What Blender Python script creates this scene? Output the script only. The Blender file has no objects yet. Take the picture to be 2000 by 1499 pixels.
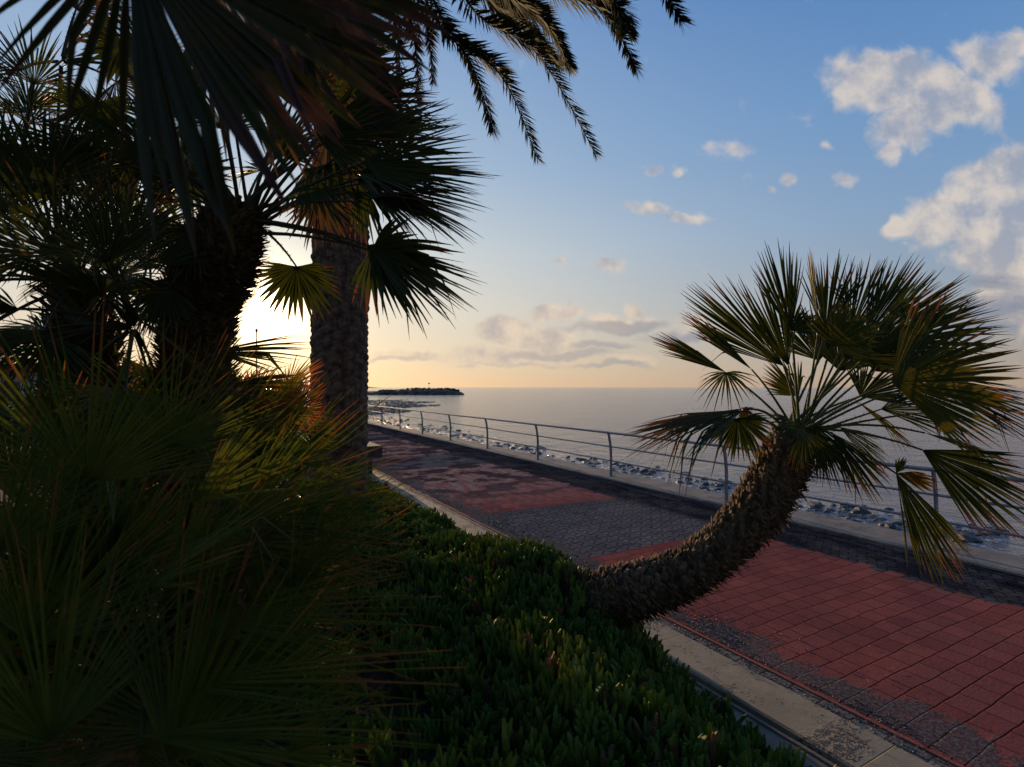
import bpy, math, random
import numpy as np
from mathutils import Vector, Matrix, noise as mnoise
R_ = math.radians
scene = bpy.context.scene
COL = scene.collection
rnd = random.Random(7)

# ------------------------------------------------------------------ camera
TH = R_(29.36); CAMZ = 2.02; FPX = 1040.0; HOR = 757.0
F = Vector((math.sin(TH), math.cos(TH), 0)); Rt = Vector((math.cos(TH), -math.sin(TH), 0)); Z = Vector((0, 0, 1))
CP = Vector((0, 0, CAMZ))
cam = bpy.data.cameras.new('camera'); camo = bpy.data.objects.new('camera', cam); COL.objects.link(camo)
camo.location = CP; camo.rotation_euler = (R_(90), 0, -TH)
cam.sensor_width = 36; cam.lens = 36 * FPX / 2000; cam.shift_y = 7.5 / 2000
cam.clip_start = 0.05; cam.clip_end = 60000
cam.dof.use_dof = True; cam.dof.focus_distance = 4.6; cam.dof.aperture_fstop = 3.2
scene.camera = camo
def P(u, v, d): return CP + F * d + Rt * ((u - 1000) / FPX * d) + Z * ((HOR - v) / FPX * d)
def proj(p):
    q = p - CP; d = q.dot(F)
    if d < 0.05: return (0, 0, d)
    return (1000 + q.dot(Rt) / d * FPX, HOR - q.z / d * FPX, d)

# ------------------------------------------------------------------ sky and sun
SUN_EL = math.atan2(152, math.hypot(1040, 485)); SUN_AZ = TH - math.atan2(485, 1040)
sund = Vector((math.sin(SUN_AZ) * math.cos(SUN_EL), math.cos(SUN_AZ) * math.cos(SUN_EL), math.sin(SUN_EL)))
scene.view_settings.view_transform = 'Standard'; scene.view_settings.look = 'None'
scene.view_settings.exposure = 0.0; scene.view_settings.gamma = 1
SKY = 0.11
W = bpy.data.worlds.new('World'); scene.world = W; W.use_nodes = True
nt = W.node_tree; nt.nodes.clear()
class G:
    """small node-graph helper"""
    def __init__(s, t): s.t = t
    def n(s, k, **kw):
        x = s.t.nodes.new(k)
        for a, b in kw.items(): setattr(x, a, b)
        return x
    def put(s, sock, v):
        if hasattr(v, 'is_output') or isinstance(v, bpy.types.NodeSocket): s.t.links.new(v, sock)
        elif v is not None: sock.default_value = v
    def m(s, op, a, b=None, c=None, clamp=False):
        x = s.n('ShaderNodeMath', operation=op, use_clamp=clamp)
        s.put(x.inputs[0], a)
        if b is not None: s.put(x.inputs[1], b)
        if c is not None: s.put(x.inputs[2], c)
        return x.outputs[0]
    def v(s, op, a, b=None, out=0):
        x = s.n('ShaderNodeVectorMath', operation=op)
        s.put(x.inputs[0], a)
        if b is not None:
            s.put(x.inputs['Scale' if op == 'SCALE' else 1], b)
        return x.outputs[out]
    def mr(s, val, a, b, c=0., d=1., smooth=True):
        x = s.n('ShaderNodeMapRange', interpolation_type='SMOOTHSTEP' if smooth else 'LINEAR')
        s.put(x.inputs[0], val)
        for i, q in enumerate((a, b, c, d)): x.inputs[i + 1].default_value = q
        return x.outputs[0]
    def noise(s, vec, scale, detail=4, rough=.55, out='Fac', dist=0.):
        x = s.n('ShaderNodeTexNoise'); s.put(x.inputs['Vector'], vec)
        x.inputs['Scale'].default_value = scale; x.inputs['Detail'].default_value = detail
        x.inputs['Roughness'].default_value = rough; x.inputs['Distortion'].default_value = dist
        return x.outputs[out]
    def mix(s, f, a, b, blend='MIX'):
        x = s.n('ShaderNodeMix', data_type='RGBA', blend_type=blend)
        s.put(x.inputs['Factor'], f); s.put(x.inputs['A'], a); s.put(x.inputs['B'], b)
        return x.outputs['Result']
    def comb(s, a, b, c=0.):
        x = s.n('ShaderNodeCombineXYZ')
        for i, q in enumerate((a, b, c)): s.put(x.inputs[i], q)
        return x.outputs[0]
    def sep(s, v):
        x = s.n('ShaderNodeSeparateXYZ'); s.put(x.inputs[0], v); return x.outputs
def c4(*a): return (*a, 1.0)

g = G(nt)
tc = g.n('ShaderNodeTexCoord').outputs['Generated']
sky = g.n('ShaderNodeTexSky', sky_type='NISHITA')
sky.sun_disc = False; sky.sun_elevation = SUN_EL; sky.sun_rotation = SUN_AZ
sky.altitude = 0; sky.air_density = 1.0; sky.dust_density = .4; sky.ozone_density = 1.6
el_ = g.m('DIVIDE', g.m('ARCSINE', g.sep(g.v('NORMALIZE', tc))[2]), R_(90))
def ramp(val, stops):
    x = g.n('ShaderNodeValToRGB'); g.put(x.inputs[0], val); e = x.color_ramp.elements
    x.color_ramp.interpolation = 'EASE' if False else 'LINEAR'
    e[0].position = stops[0][0] / 90; e[0].color = c4(*stops[0][1]); e[1].position = stops[-1][0] / 90; e[1].color = c4(*stops[-1][1])
    for p_, c_ in stops[1:-1]:
        q = e.new(p_ / 90); q.color = c4(*c_)
    return x.outputs[0]
near = ramp(el_, [(0, (.80, .56, .37)), (3, (.82, .65, .46)), (8, (.80, .72, .60)), (14, (.66, .69, .68)), (22, (.42, .54, .69)), (34, (.24, .39, .65)), (60, (.10, .22, .50)), (90, (.07, .17, .42))])
farr = ramp(el_, [(0, (.44, .33, .27)), (3, (.40, .35, .33)), (8, (.32, .37, .44)), (15, (.24, .37, .56)), (25, (.15, .31, .58)), (38, (.07, .20, .50)), (60, (.05, .15, .40)), (90, (.05, .13, .34))])
hd = g.v('NORMALIZE', g.v('MULTIPLY', tc, (1, 1, 0)))
az_ = g.m('ARCCOSINE', g.m('MINIMUM', g.v('DOT_PRODUCT', hd, (math.sin(SUN_AZ), math.cos(SUN_AZ), 0), out=1), 1.0))
grad = g.mix(g.mr(az_, R_(5), R_(68)), near, farr)
grad = g.mix(1.0, grad, g.mix(g.mr(az_, R_(75), R_(150)), c4(1, 1, 1), c4(.5, .5, .52)), 'MULTIPLY')
skyc = g.mix(.88, g.mix(1.0, sky.outputs[0], c4(SKY, SKY, SKY), 'MULTIPLY'), grad)
bg = g.n('ShaderNodeBackground'); g.put(bg.inputs[0], skyc); bg.inputs[1].default_value = 1.0
# the sun's own disc and aureole
ca = g.v('DOT_PRODUCT', g.v('NORMALIZE', tc), tuple(sund), out=1)
ang = g.m('ARCCOSINE', g.m('MINIMUM', ca, 1.0))
disc = g.m('MULTIPLY', g.mr(ang, R_(0.3), R_(0.7), 1, 0), 80.)
au = g.m('MULTIPLY', g.m('EXPONENT', g.m('MULTIPLY', ang, -1 / R_(1.6))), 12.0)
au2 = g.m('MULTIPLY', g.m('EXPONENT', g.m('MULTIPLY', ang, -1 / R_(7))), 0.22)
bs = g.n('ShaderNodeBackground'); bs.inputs[0].default_value = c4(1, .70, .34)
g.put(bs.inputs[1], g.m('ADD', g.m('ADD', disc, au), au2))
addn = g.n('ShaderNodeAddShader'); nt.links.new(bg.outputs[0], addn.inputs[0]); nt.links.new(bs.outputs[0], addn.inputs[1])
# clouds, laid out on a fixed vertical tangent plane of the world (directions only)
dF = g.m('MAXIMUM', g.v('DOT_PRODUCT', tc, tuple(F), out=1), 0.02)
cu = g.m('DIVIDE', g.v('DOT_PRODUCT', tc, tuple(Rt), out=1), dF)
cv = g.m('DIVIDE', g.sep(tc)[2], dF)
cp = g.comb(cu, cv, 0.)
wv = g.v('SUBTRACT', g.noise(cp, 9, 3, .6, 'Color'), (.5, .5, .5))
cpw = g.v('ADD', cp, g.v('MULTIPLY', wv, (.09, .06, 0.)))
def blobs(lst):
    tot = None
    for (u, v, rx, ry, a) in lst:
        w = g.v('SUBTRACT', cpw, ((u - 1000) / FPX, (HOR - v) / FPX, 0))
        w = g.v('MULTIPLY', w, (FPX / rx, FPX / ry, 0))
        d = g.mr(g.v('LENGTH', w, out=1), 0.0, 1.35, a, 0.0)
        tot = d if tot is None else g.m('MAXIMUM', tot, d)
    return tot
bright = [(1735, 165, 130, 75, 1.15), (1830, 185, 140, 75, 1.15), (1760, 250, 80, 65, 1.0), (1735, 305, 35, 28, .6),
          (1935, 120, 95, 60, .75), (1990, 90, 60, 50, .7), (1665, 180, 60, 35, .7),
          (1760, 440, 45, 26, 1.), (1855, 425, 95, 60, 1.2), (1925, 395, 105, 90, 1.35), (1990, 350, 80, 75, 1.4), (2060, 420, 150, 160, 1.4),
          (1960, 490, 110, 75, 1.2), (2000, 570, 130, 70, 1.0), (1790, 480, 20, 14, .5),
          (1257, 323, 26, 20, .62), (1322, 326, 26, 18, .55), (1430, 290, 60, 24, .42), (1500, 374, 18, 12, .5), (1540, 350, 28, 20, .55),
          (1640, 355, 40, 20, .52), (1265, 408, 55, 17, .68), (1340, 424, 60, 20, .66), (1195, 512, 40, 22, .7), (1092, 510, 22, 11, .5), (1612, 288, 20, 14, .4),
          (1078, 614, 60, 28, 1.0), (1238, 608, 34, 22, .9), (1210, 628, 90, 20, .8), (985, 648, 80, 34, .95), (1060, 665, 100, 34, .95), (990, 695, 160, 26, .7),
          (1360, 640, 90, 30, .55), (800, 692, 110, 16, .5), (1180, 700, 140, 18, .4)]
grey = [(1225, 640, 120, 17, .95), (1130, 644, 70, 12, .6), (1080, 692, 160, 13, .85), (1170, 676, 100, 11, .7), (1180, 712, 130, 9, .7),
        (800, 700, 120, 9, .55), (1960, 600, 160, 40, .75), (1340, 660, 120, 16, .75), (1000, 712, 240, 8, .45), (1950, 560, 90, 40, .5), (1900, 640, 240, 40, .6)]
db = blobs(bright); dg = blobs(grey)
nz = g.noise(cp, 13, 6, .58, dist=.4)
nzs = g.noise(g.v('MULTIPLY', cp, (1, 4.0, 1)), 8, 5, .6)
nb = g.m('ADD', db, g.m('MULTIPLY', g.m('SUBTRACT', nz, .5), 1.25))
Db = g.mr(nb, .14, .62, 0, 1)
Dg = g.m('MULTIPLY', g.mr(g.m('ADD', dg, g.m('MULTIPLY', g.m('SUBTRACT', nzs, .5), .9)), .18, .7, 0, 1), .8)
Db = g.m('MULTIPLY', Db, .88)
# sunlit from the left: compare the density with the density a little toward the sun
cps = g.v('ADD', cp, (-.03, .03, 0))
nsa = g.noise(cp, 8, 5, .6); nz2 = g.noise(cps, 8, 5, .6)
shade = g.mr(g.m('ADD', g.m('SUBTRACT', nsa, nz2), g.m('MULTIPLY', db, -.12)), -.26, .06, 0, 1)
lowwarm = g.mr(cv, 0.02, .35, 1, 0)
lit = g.mix(lowwarm, c4(.70, .62, .55), c4(.82, .66, .49))
shd = g.mix(lowwarm, c4(.33, .37, .46), c4(.52, .44, .39))
cb = g.mix(shade, shd, lit)
bb = g.n('ShaderNodeBackground'); g.put(bb.inputs[0], cb)
bgz = g.n('ShaderNodeBackground'); g.put(bgz.inputs[0], g.mix(g.mr(cu, -.1, .6), c4(.54, .46, .40), c4(.20, .24, .33)))
m1 = g.n('ShaderNodeMixShader'); g.put(m1.inputs[0], Db); nt.links.new(addn.outputs[0], m1.inputs[1]); nt.links.new(bb.outputs[0], m1.inputs[2])
m2 = g.n('ShaderNodeMixShader'); g.put(m2.inputs[0], Dg); nt.links.new(m1.outputs[0], m2.inputs[1]); nt.links.new(bgz.outputs[0], m2.inputs[2])
wo = g.n('ShaderNodeOutputWorld'); nt.links.new(m2.outputs[0], wo.inputs[0])
W.cycles.sampling_method = 'MANUAL'; W.cycles.sample_map_resolution = 1024

sl = bpy.data.lights.new('sun', 'SUN'); so = bpy.data.objects.new('sun', sl); COL.objects.link(so)
sl.energy = 4.2; sl.angle = R_(.55); sl.color = (1, .66, .34)
so.rotation_euler = (-sund).to_track_quat('-Z', 'Y').to_euler()
so.location = (0, 30, 20)

# ------------------------------------------------------------------ helpers
class MB:
    def __init__(s): s.v = []; s.f = []; s.a = []
    def add(s, vs, fs, attr=None):
        o = len(s.v); s.v.extend(vs); s.f.extend([tuple(i + o for i in f) for f in fs])
        s.a.extend(attr if attr else [(0, .5, 0, 1)] * len(vs))
    def box(s, a, b, attr=None):
        x0, y0, z0 = a; x1, y1, z1 = b
        s.add([(x0, y0, z0), (x1, y0, z0), (x1, y1, z0), (x0, y1, z0), (x0, y0, z1), (x1, y0, z1), (x1, y1, z1), (x0, y1, z1)],
              [(0, 3, 2, 1), (4, 5, 6, 7), (0, 1, 5, 4), (1, 2, 6, 5), (2, 3, 7, 6), (3, 0, 4, 7)])
    def tube(s, pts, rad, n=6, cap=True, attr=None):
        vs = []; fs = []; at = []
        prev = None
        for i, p in enumerate(pts):
            p = Vector(p)
            t = (Vector(pts[min(i + 1, len(pts) - 1)]) - Vector(pts[max(i - 1, 0)])).normalized()
            if prev is None:
                prev = t.orthogonal().normalized()
            prev = (prev - t * prev.dot(t)).normalized(); b = t.cross(prev)
            r = rad[i] if isinstance(rad, (list, tuple)) else rad
            for k in range(n):
                a = 2 * math.pi * k / n
                vs.append(tuple(p + prev * (r * math.cos(a)) + b * (r * math.sin(a))))
                at.append((i / max(1, len(pts) - 1), .5, 0, 1))
        for i in range(len(pts) - 1):
            for k in range(n):
                fs.append((i * n + k, i * n + (k + 1) % n, (i + 1) * n + (k + 1) % n, (i + 1) * n + k))
        if cap:
            fs.append(tuple(range(n - 1, -1, -1))); fs.append(tuple((len(pts) - 1) * n + k for k in range(n)))
        s.add(vs, fs, at)
    def build(s, name, mat, parent=None, smooth=False):
        me = bpy.data.meshes.new(name)
        off = parent_world(parent) if parent else Vector((0, 0, 0))
        vv = [(x - off.x, y - off.y, z - off.z) for x, y, z in s.v] if parent else s.v
        me.from_pydata(vv, [], s.f)
        at = me.attributes.new('lv', 'FLOAT_COLOR', 'POINT')
        at.data.foreach_set('color', np.array(s.a, dtype=np.float32).ravel())
        me.materials.append(mat)
        if smooth: me.polygons.foreach_set('use_smooth', [True] * len(me.polygons))
        me.update()
        o = bpy.data.objects.new(name, me); COL.objects.link(o)
        if parent: o.parent = parent
        return o
def parent_world(o):
    p = Vector((0, 0, 0))
    while o: p = p + o.location; o = o.parent
    return p
def thing(name, loc, label, cat, group=None):
    o = bpy.data.objects.new(name, None); COL.objects.link(o); o.location = loc
    o.empty_display_size = .2
    return tag(o, label, cat, group)
def tag(o, label, cat, group=None):
    o['label'] = label; o['category'] = cat
    if group: o['group'] = group
    return o
def kind(o, k): o['kind'] = k; return o

def mat(name):
    m = bpy.data.materials.new(name); m.use_nodes = True; m.node_tree.nodes.clear()
    return m, G(m.node_tree)
def finish(g, col, rough=.6, spec=.4, bump=None, bstr=.4, bdist=.01, metal=0., trans=None, tcol=None, tfac=.35):
    p = g.n('ShaderNodeBsdfPrincipled'); g.put(p.inputs['Base Color'], col); g.put(p.inputs['Roughness'], rough)
    g.put(p.inputs['Specular IOR Level'], spec); g.put(p.inputs['Metallic'], metal)
    if bump is not None:
        b = g.n('ShaderNodeBump'); g.put(b.inputs['Height'], bump); b.inputs['Strength'].default_value = bstr; b.inputs['Distance'].default_value = bdist
        g.t.links.new(b.outputs[0], p.inputs['Normal'])
    o = g.n('ShaderNodeOutputMaterial'); sh = p.outputs[0]
    if tcol is not None:
        t = g.n('ShaderNodeBsdfTranslucent'); g.put(t.inputs[0], tcol)
        mx = g.n('ShaderNodeMixShader'); mx.inputs[0].default_value = tfac
        g.t.links.new(sh, mx.inputs[1]); g.t.links.new(t.outputs[0], mx.inputs[2]); sh = mx.outputs[0]
    g.t.links.new(sh, o.inputs[0])
def OC(g): return g.n('ShaderNodeTexCoord').outputs['Object']

def leaf_mat(name, g1, g2, tip, tipstart=.78, dead=.05, tf=.25, rough=.5, spec=.3):
    m, g = mat(name)
    a = g.n('ShaderNodeAttribute'); a.attribute_name = 'lv'; s = g.sep(a.outputs['Color'])
    oc = OC(g); n = g.noise(oc, 9, 3)
    base = g.mix(s[1], c4(*g1), c4(*g2))
    base = g.mix(g.m('MULTIPLY', g.mr(n, .45, .7), .45), base, c4(g2[0] * 1.5, g2[1] * 1.25, g2[2] * .7))
    tt = g.m('ADD', g.m('ADD', s[0], g.m('MULTIPLY', g.m('SUBTRACT', s[1], .5), .55)), g.m('MULTIPLY', g.m('SUBTRACT', n, .5), .3))
    f = g.m('MAXIMUM', g.mr(tt, tipstart, tipstart + .1), s[2])
    colr = g.mix(f, base, g.mix(n, c4(*tip), c4(tip[0] * .55, tip[1] * .5, tip[2] * .5)))
    tcol = g.mix(.5, g.mix(1.0, colr, c4(1.9, 1.7, .7), 'MULTIPLY'), colr)
    finish(g, colr, rough, spec, g.noise(g.v('MULTIPLY', oc, (1, 1, 1)), 60, 2), .15, .002, tcol=tcol, tfac=tf)
    return m
M = {}
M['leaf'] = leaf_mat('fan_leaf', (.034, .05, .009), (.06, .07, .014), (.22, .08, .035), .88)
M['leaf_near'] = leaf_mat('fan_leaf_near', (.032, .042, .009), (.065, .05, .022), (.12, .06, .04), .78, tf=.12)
M['leaf_sunlit'] = leaf_mat('fan_leaf_sunlit', (.06, .075, .012), (.13, .115, .02), (.34, .13, .035), .90, tf=.28)  # lit copy of the fan leaf: yellow sunlight put into the colour
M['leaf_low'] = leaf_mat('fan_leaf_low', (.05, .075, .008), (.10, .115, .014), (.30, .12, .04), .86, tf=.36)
M['leaf_sunlit_rust'] = leaf_mat('fan_leaf_sunlit_rust', (.09, .10, .015), (.18, .12, .02), (.42, .12, .025), .62, tf=.5)  # low sun's orange glow put into the leaf colour, plus rusty tips
M['leaf_dry'] = leaf_mat('fan_leaf_dry', (.08, .055, .03), (.13, .08, .045), (.17, .08, .045), .6)
M['date'] = leaf_mat('date_leaf', (.05, .065, .03), (.10, .095, .04), (.20, .12, .05), .95, rough=.75, spec=.1, tf=.12)
M['date_dry'] = leaf_mat('date_leaf_dry', (.11, .055, .025), (.16, .08, .035), (.20, .10, .05), .8, rough=.8, spec=.1, tf=.2)
def bark(name, c1, c2, sc, bd, rough=.9):
    m, g = mat(name); oc = OC(g)
    a = g.n('ShaderNodeAttribute'); a.attribute_name = 'lv'; s = g.sep(a.outputs['Color'])
    n = g.noise(g.v('MULTIPLY', oc, (1, 1, .35)), sc, 6, .65)
    col = g.mix(g.mr(n, .35, .65), c4(*c1), c4(*c2))
    col = g.mix(g.m('MULTIPLY', s[1], .6), col, g.mix(1.0, col, c4(1.6, 1.3, 1.0), 'MULTIPLY'))
    finish(g, col, rough, .2, n, .6, bd)
    return m
M['boot'] = bark('leaf_base', (.05, .036, .026), (.20, .135, .075), 30, .006)
M['boot_dark'] = bark('leaf_base_dark', (.06, .045, .022), (.14, .095, .04), 30, .006)
M['trunk'] = bark('date_trunk', (.06, .04, .028), (.17, .11, .075), 16, .02)
M['stalk'] = leaf_mat('stalk', (.075, .09, .018), (.11, .12, .025), (.2, .15, .05), 3.)
M['stalk_dark'] = leaf_mat('stalk_dark', (.04, .045, .015), (.06, .05, .02), (.1, .06, .03), 3.)

# ------------------------------------------------------------------ ground, path, kerbs
def grid(name, x0, x1, y0, y1, nx, ny, zf, m, ygeo=False):
    xs = np.linspace(x0, x1, nx); ys = np.linspace(y0, y1, ny)
    if ygeo:
        t = np.linspace(0, 1, ny); ys = y0 + (y1 - y0) * t ** 2.2
    vs = [(x, y, zf(x, y)) for y in ys for x in xs]
    fs = [(j * nx + i, j * nx + i + 1, (j + 1) * nx + i + 1, (j + 1) * nx + i) for j in range(ny - 1) for i in range(nx - 1)]
    b = MB(); b.v = vs; b.f = fs; b.a = [(0, .5, 0, 1)] * len(vs)
    return b.build(name, m, smooth=True)
def und(x, y):
    e = min(1, max(0, (x - 3.46) / .25)) * min(1, max(0, (7.54 - x) / .25))
    return e * (.011 * mnoise.noise(Vector((x * 1.6, y * 1.9, 0))) + .012 * mnoise.noise(Vector((x * .5, y * .7, 5))))

m, g = mat('paving'); oc = OC(g); sx = g.sep(oc); X, Y = sx[0], sx[1]
n1 = g.noise(oc, 1.3, 6, .65); n2 = g.noise(oc, 7, 6, .7); n3 = g.noise(oc, 40, 3, .6); nstr = g.noise(g.v('MULTIPLY', oc, (3.2, .75, 1)), 2.4, 5, .7)
tri = g.m('PINGPONG', X, .1)
zz = g.comb(X, g.m('ADD', Y, g.m('MULTIPLY', tri, .7)), 0.)
def brick(vec, w, h, ms, off=.5):
    b = g.n('ShaderNodeTexBrick'); g.put(b.inputs['Vector'], vec); b.offset = off
    b.inputs['Scale'].default_value = 1; b.inputs['Brick Width'].default_value = w; b.inputs['Row Height'].default_value = h
    b.inputs['Mortar Size'].default_value = ms; b.inputs['Mortar Smooth'].default_value = .6
    b.inputs['Color1'].default_value = c4(0, 0, 0); b.inputs['Color2'].default_value = c4(1, 1, 1); b.inputs['Mortar'].default_value = c4(.5, .5, .5)
    return b
wob = g.v('MULTIPLY', g.v('SUBTRACT', g.noise(oc, 2.2, 2, .5, 'Color'), (.5, .5, .5)), (.05, .045, 0.))
ocw = g.v('ADD', oc, wob)
bz = brick(zz, .2, .105, .011)
br = brick(ocw, .215, .162, .006)
# strong course grooves across the path
sy = g.sep(ocw)[1]
gr = g.mr(g.m('PINGPONG', sy, .081), 0.0, .0075, 1, 0)
gr2 = g.m('MULTIPLY', gr, g.mr(n1, .3, .6, .55, 1))
# red fields in Y: period 7.56, red for the first 5.04
ph = g.m('FRACT', g.m('DIVIDE', g.m('ADD', Y, 0.0 + 7.56 * 8), 7.56))
edge = g.m('MULTIPLY', g.m('SUBTRACT', n2, .5), .02)
redy = g.mr(g.m('ADD', ph, g.m('MULTIPLY', edge, .3)), .6655, .6675, 1, 0)
stair = g.m('MULTIPLY', g.m('SUBTRACT', g.n('ShaderNodeTexWhiteNoise', noise_dimensions='1D').outputs[0], 0.5), 0.0)
wn = g.n('ShaderNodeTexWhiteNoise', noise_dimensions='1D'); g.put(wn.inputs['W'], g.m('FLOOR', g.m('DIVIDE', Y, .162)))
xr = g.m('ADD', g.m('ADD', X, g.m('MULTIPLY', g.m('SUBTRACT', wn.outputs[0], .5), .16)), g.m('MULTIPLY', g.m('SUBTRACT', n2, .5), .14))
redx = g.mr(xr, 6.42, 6.45, 1, 0)
redl = g.mr(X, 3.475, 3.48, 0, 1)
red = g.m('MULTIPLY', redy, redx)
# gravelly dirt gathered along the left edge and in patches
dn = g.noise(oc, 1.7, 5, .7)
dirt = g.mr(g.m('ADD', g.m('MULTIPLY', g.mr(X, 3.5, 4.25, 1, 0, False), .62), g.m('MULTIPLY', g.m('SUBTRACT', dn, .5), 1.3)), .30, .40, 0, 1)
dirt = g.m('MULTIPLY', dirt, g.mr(X, 3.50, 3.56, 0, 1))
dirt = g.m('MULTIPLY', dirt, g.mr(n3, .3, .5, .25, 1))
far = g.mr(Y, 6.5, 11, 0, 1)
dark_patch = g.m('MULTIPLY', g.mr(g.m('ADD', g.m('MULTIPLY', n1, .5), g.m('MULTIPLY', g.noise(g.v('MULTIPLY', oc, (.7, 1.3, 1)), 1.1, 5, .65), .5)), .485, .53, 0, 1), g.m('ADD', .15, g.m('MULTIPLY', far, .75)))  # darker noise patches, stronger further along the path
cr = g.mix(br.outputs['Color'], c4(.25, .075, .062), c4(.33, .10, .08))
cr = g.mix(g.m('MULTIPLY', g.mr(n2, .4, .75), .5), cr, c4(.22, .07, .06))
cr = g.mix(g.m('MULTIPLY', g.mr(n1, .5, .8), .55), cr, c4(.32, .13, .09))
cr = g.mix(g.m('MULTIPLY', far, g.m('ADD', .25, g.m('MULTIPLY', g.mr(nstr, .42, .58), .7))), cr, c4(.36, .27, .22))  # pale streaks of raking light painted into the far red colour
cr = g.mix(g.m('MULTIPLY', br.outputs['Fac'], .9), cr, c4(.07, .022, .022))
cr = g.mix(g.m('MULTIPLY', gr2, .95), cr, c4(.035, .012, .014))
cd = g.mix(bz.outputs['Color'], c4(.085, .08, .085), c4(.15, .135, .125))
cd = g.mix(g.m('MULTIPLY', g.mr(n1, .45, .7), .6), cd, c4(.055, .055, .065))
cd = g.mix(g.m('MULTIPLY', g.mr(n2, .55, .75), .5), cd, c4(.22, .17, .13))
cd = g.mix(g.m('MULTIPLY', g.mr(X, 6.35, 6.6), g.mr(g.noise(g.v('MULTIPLY', oc, (1.6, .8, 1)), 1.6, 5, .7), .38, .62, .97, .45)), cd, c4(.016, .017, .023))
cd = g.mix(g.m('MULTIPLY', g.mr(X, 6.35, 6.2), g.m('MULTIPLY', g.mr(n2, .3, .6), .5)), cd, c4(.20, .185, .19))
cd = g.mix(g.m('MULTIPLY', bz.outputs['Fac'], .9), cd, c4(.012, .012, .014))
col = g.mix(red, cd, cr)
col = g.mix(dark_patch, col, g.mix(n2, c4(.016, .016, .022), c4(.06, .05, .05)))
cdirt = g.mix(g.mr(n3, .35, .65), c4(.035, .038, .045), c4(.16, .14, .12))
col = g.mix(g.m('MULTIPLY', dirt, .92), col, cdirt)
hred = g.m('SUBTRACT', g.m('MULTIPLY', n2, .25), g.m('ADD', g.m('MULTIPLY', br.outputs['Fac'], .35), g.m('MULTIPLY', gr2, 1.)))
hdk = g.m('SUBTRACT', g.m('MULTIPLY', n2, .45), bz.outputs['Fac'])
h = g.m('ADD', g.m('MULTIPLY', hred, red), g.m('MULTIPLY', hdk, g.m('SUBTRACT', 1., red)))
h = g.m('ADD', h, g.m('MULTIPLY', n3, .35)); h = g.m('ADD', h, g.m('MULTIPLY', dirt, .3))
finish(g, col, 1.0, 0.0, h, .7, .008)
M['paving'] = m
PATH = kind(grid('path', 3.49, 7.54, -6, 240, 34, 420, und, M['paving'], True), 'structure')

def stone(name, c1, c2, c3, sc=3., rough=.8, seams=None, bd=.006, grit=0.):
    m, g = mat(name); oc = OC(g)
    n = g.noise(oc, sc, 6, .65); n2 = g.noise(oc, sc * 9, 5, .7); ns = g.noise(g.v('MULTIPLY', oc, (5, .6, 1)), sc, 5, .6)
    col = g.mix(g.mr(n, .35, .65), c4(*c1), c4(*c2))
    col = g.mix(g.m('MULTIPLY', g.mr(ns, .55, .72), .8), col, c4(*c3))
    h = g.m('ADD', g.m('MULTIPLY', n2, .6), n)
    if grit:
        gp = g.m('MULTIPLY', g.mr(g.noise(oc, 1.6, 5, .7), .52, .60), g.mr(g.noise(oc, 38, 3, .7), .38, .55))
        col = g.mix(g.m('MULTIPLY', gp, grit), col, c4(.045, .042, .045)); h = g.m('ADD', h, gp)
    if seams:
        s = g.mr(g.m('PINGPONG', g.sep(oc)[1], seams / 2), 0, .006, 1, 0)
        col = g.mix(g.m('MULTIPLY', s, .8), col, c4(.03, .028, .025)); h = g.m('SUBTRACT', h, g.m('MULTIPLY', s, 2.))
    finish(g, col, rough, .3, h, .5, bd)
    return m
M['kerb_sand'] = stone('kerb_sand', (.30, .235, .15), (.40, .31, .20), (.15, .12, .09), 2.5, seams=1.5, grit=.9)
M['kerb_sea'] = stone('kerb_sea', (.20, .17, .14), (.30, .245, .185), (.15, .14, .13), 2., seams=2., grit=.6)
M['ledge'] = stone('ledge', (.15, .13, .11), (.22, .185, .15), (.09, .08, .07), 4.)
M['edging'] = stone('edging', (.26, .07, .05), (.33, .10, .07), (.12, .05, .04), 6.)
M['earth'] = stone('earth', (.03, .024, .016), (.055, .042, .028), (.02, .018, .013), 5., .95)
# paver strip with rough old stones
m, g = mat('old_pavers'); oc = OC(g)
wob = g.v('MULTIPLY', g.v('SUBTRACT', g.noise(oc, 6, 2, .5, 'Color'), (.5, .5, .5)), (.04, .05, 0.))
b = brick(g.v('ADD', oc, wob), .105, .20, .012)
n = g.noise(oc, 5, 6, .7); n3 = g.noise(oc, 50, 3, .6)
col = g.mix(b.outputs['Color'], c4(.10, .095, .09), c4(.21, .175, .135))
dirt = g.mr(n, .47, .56)
col = g.mix(g.m('MULTIPLY', dirt, .85), col, g.mix(g.mr(n3, .4, .6), c4(.03, .033, .04), c4(.13, .115, .10)))
col = g.mix(g.m('MULTIPLY', b.outputs['Fac'], .85), col, c4(.025, .025, .028))
finish(g, col, .8, .3, g.m('ADD', g.m('SUBTRACT', n, b.outputs['Fac']), g.m('MULTIPLY', n3, .5)), .9, .014)
M['oldpav'] = m
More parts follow.
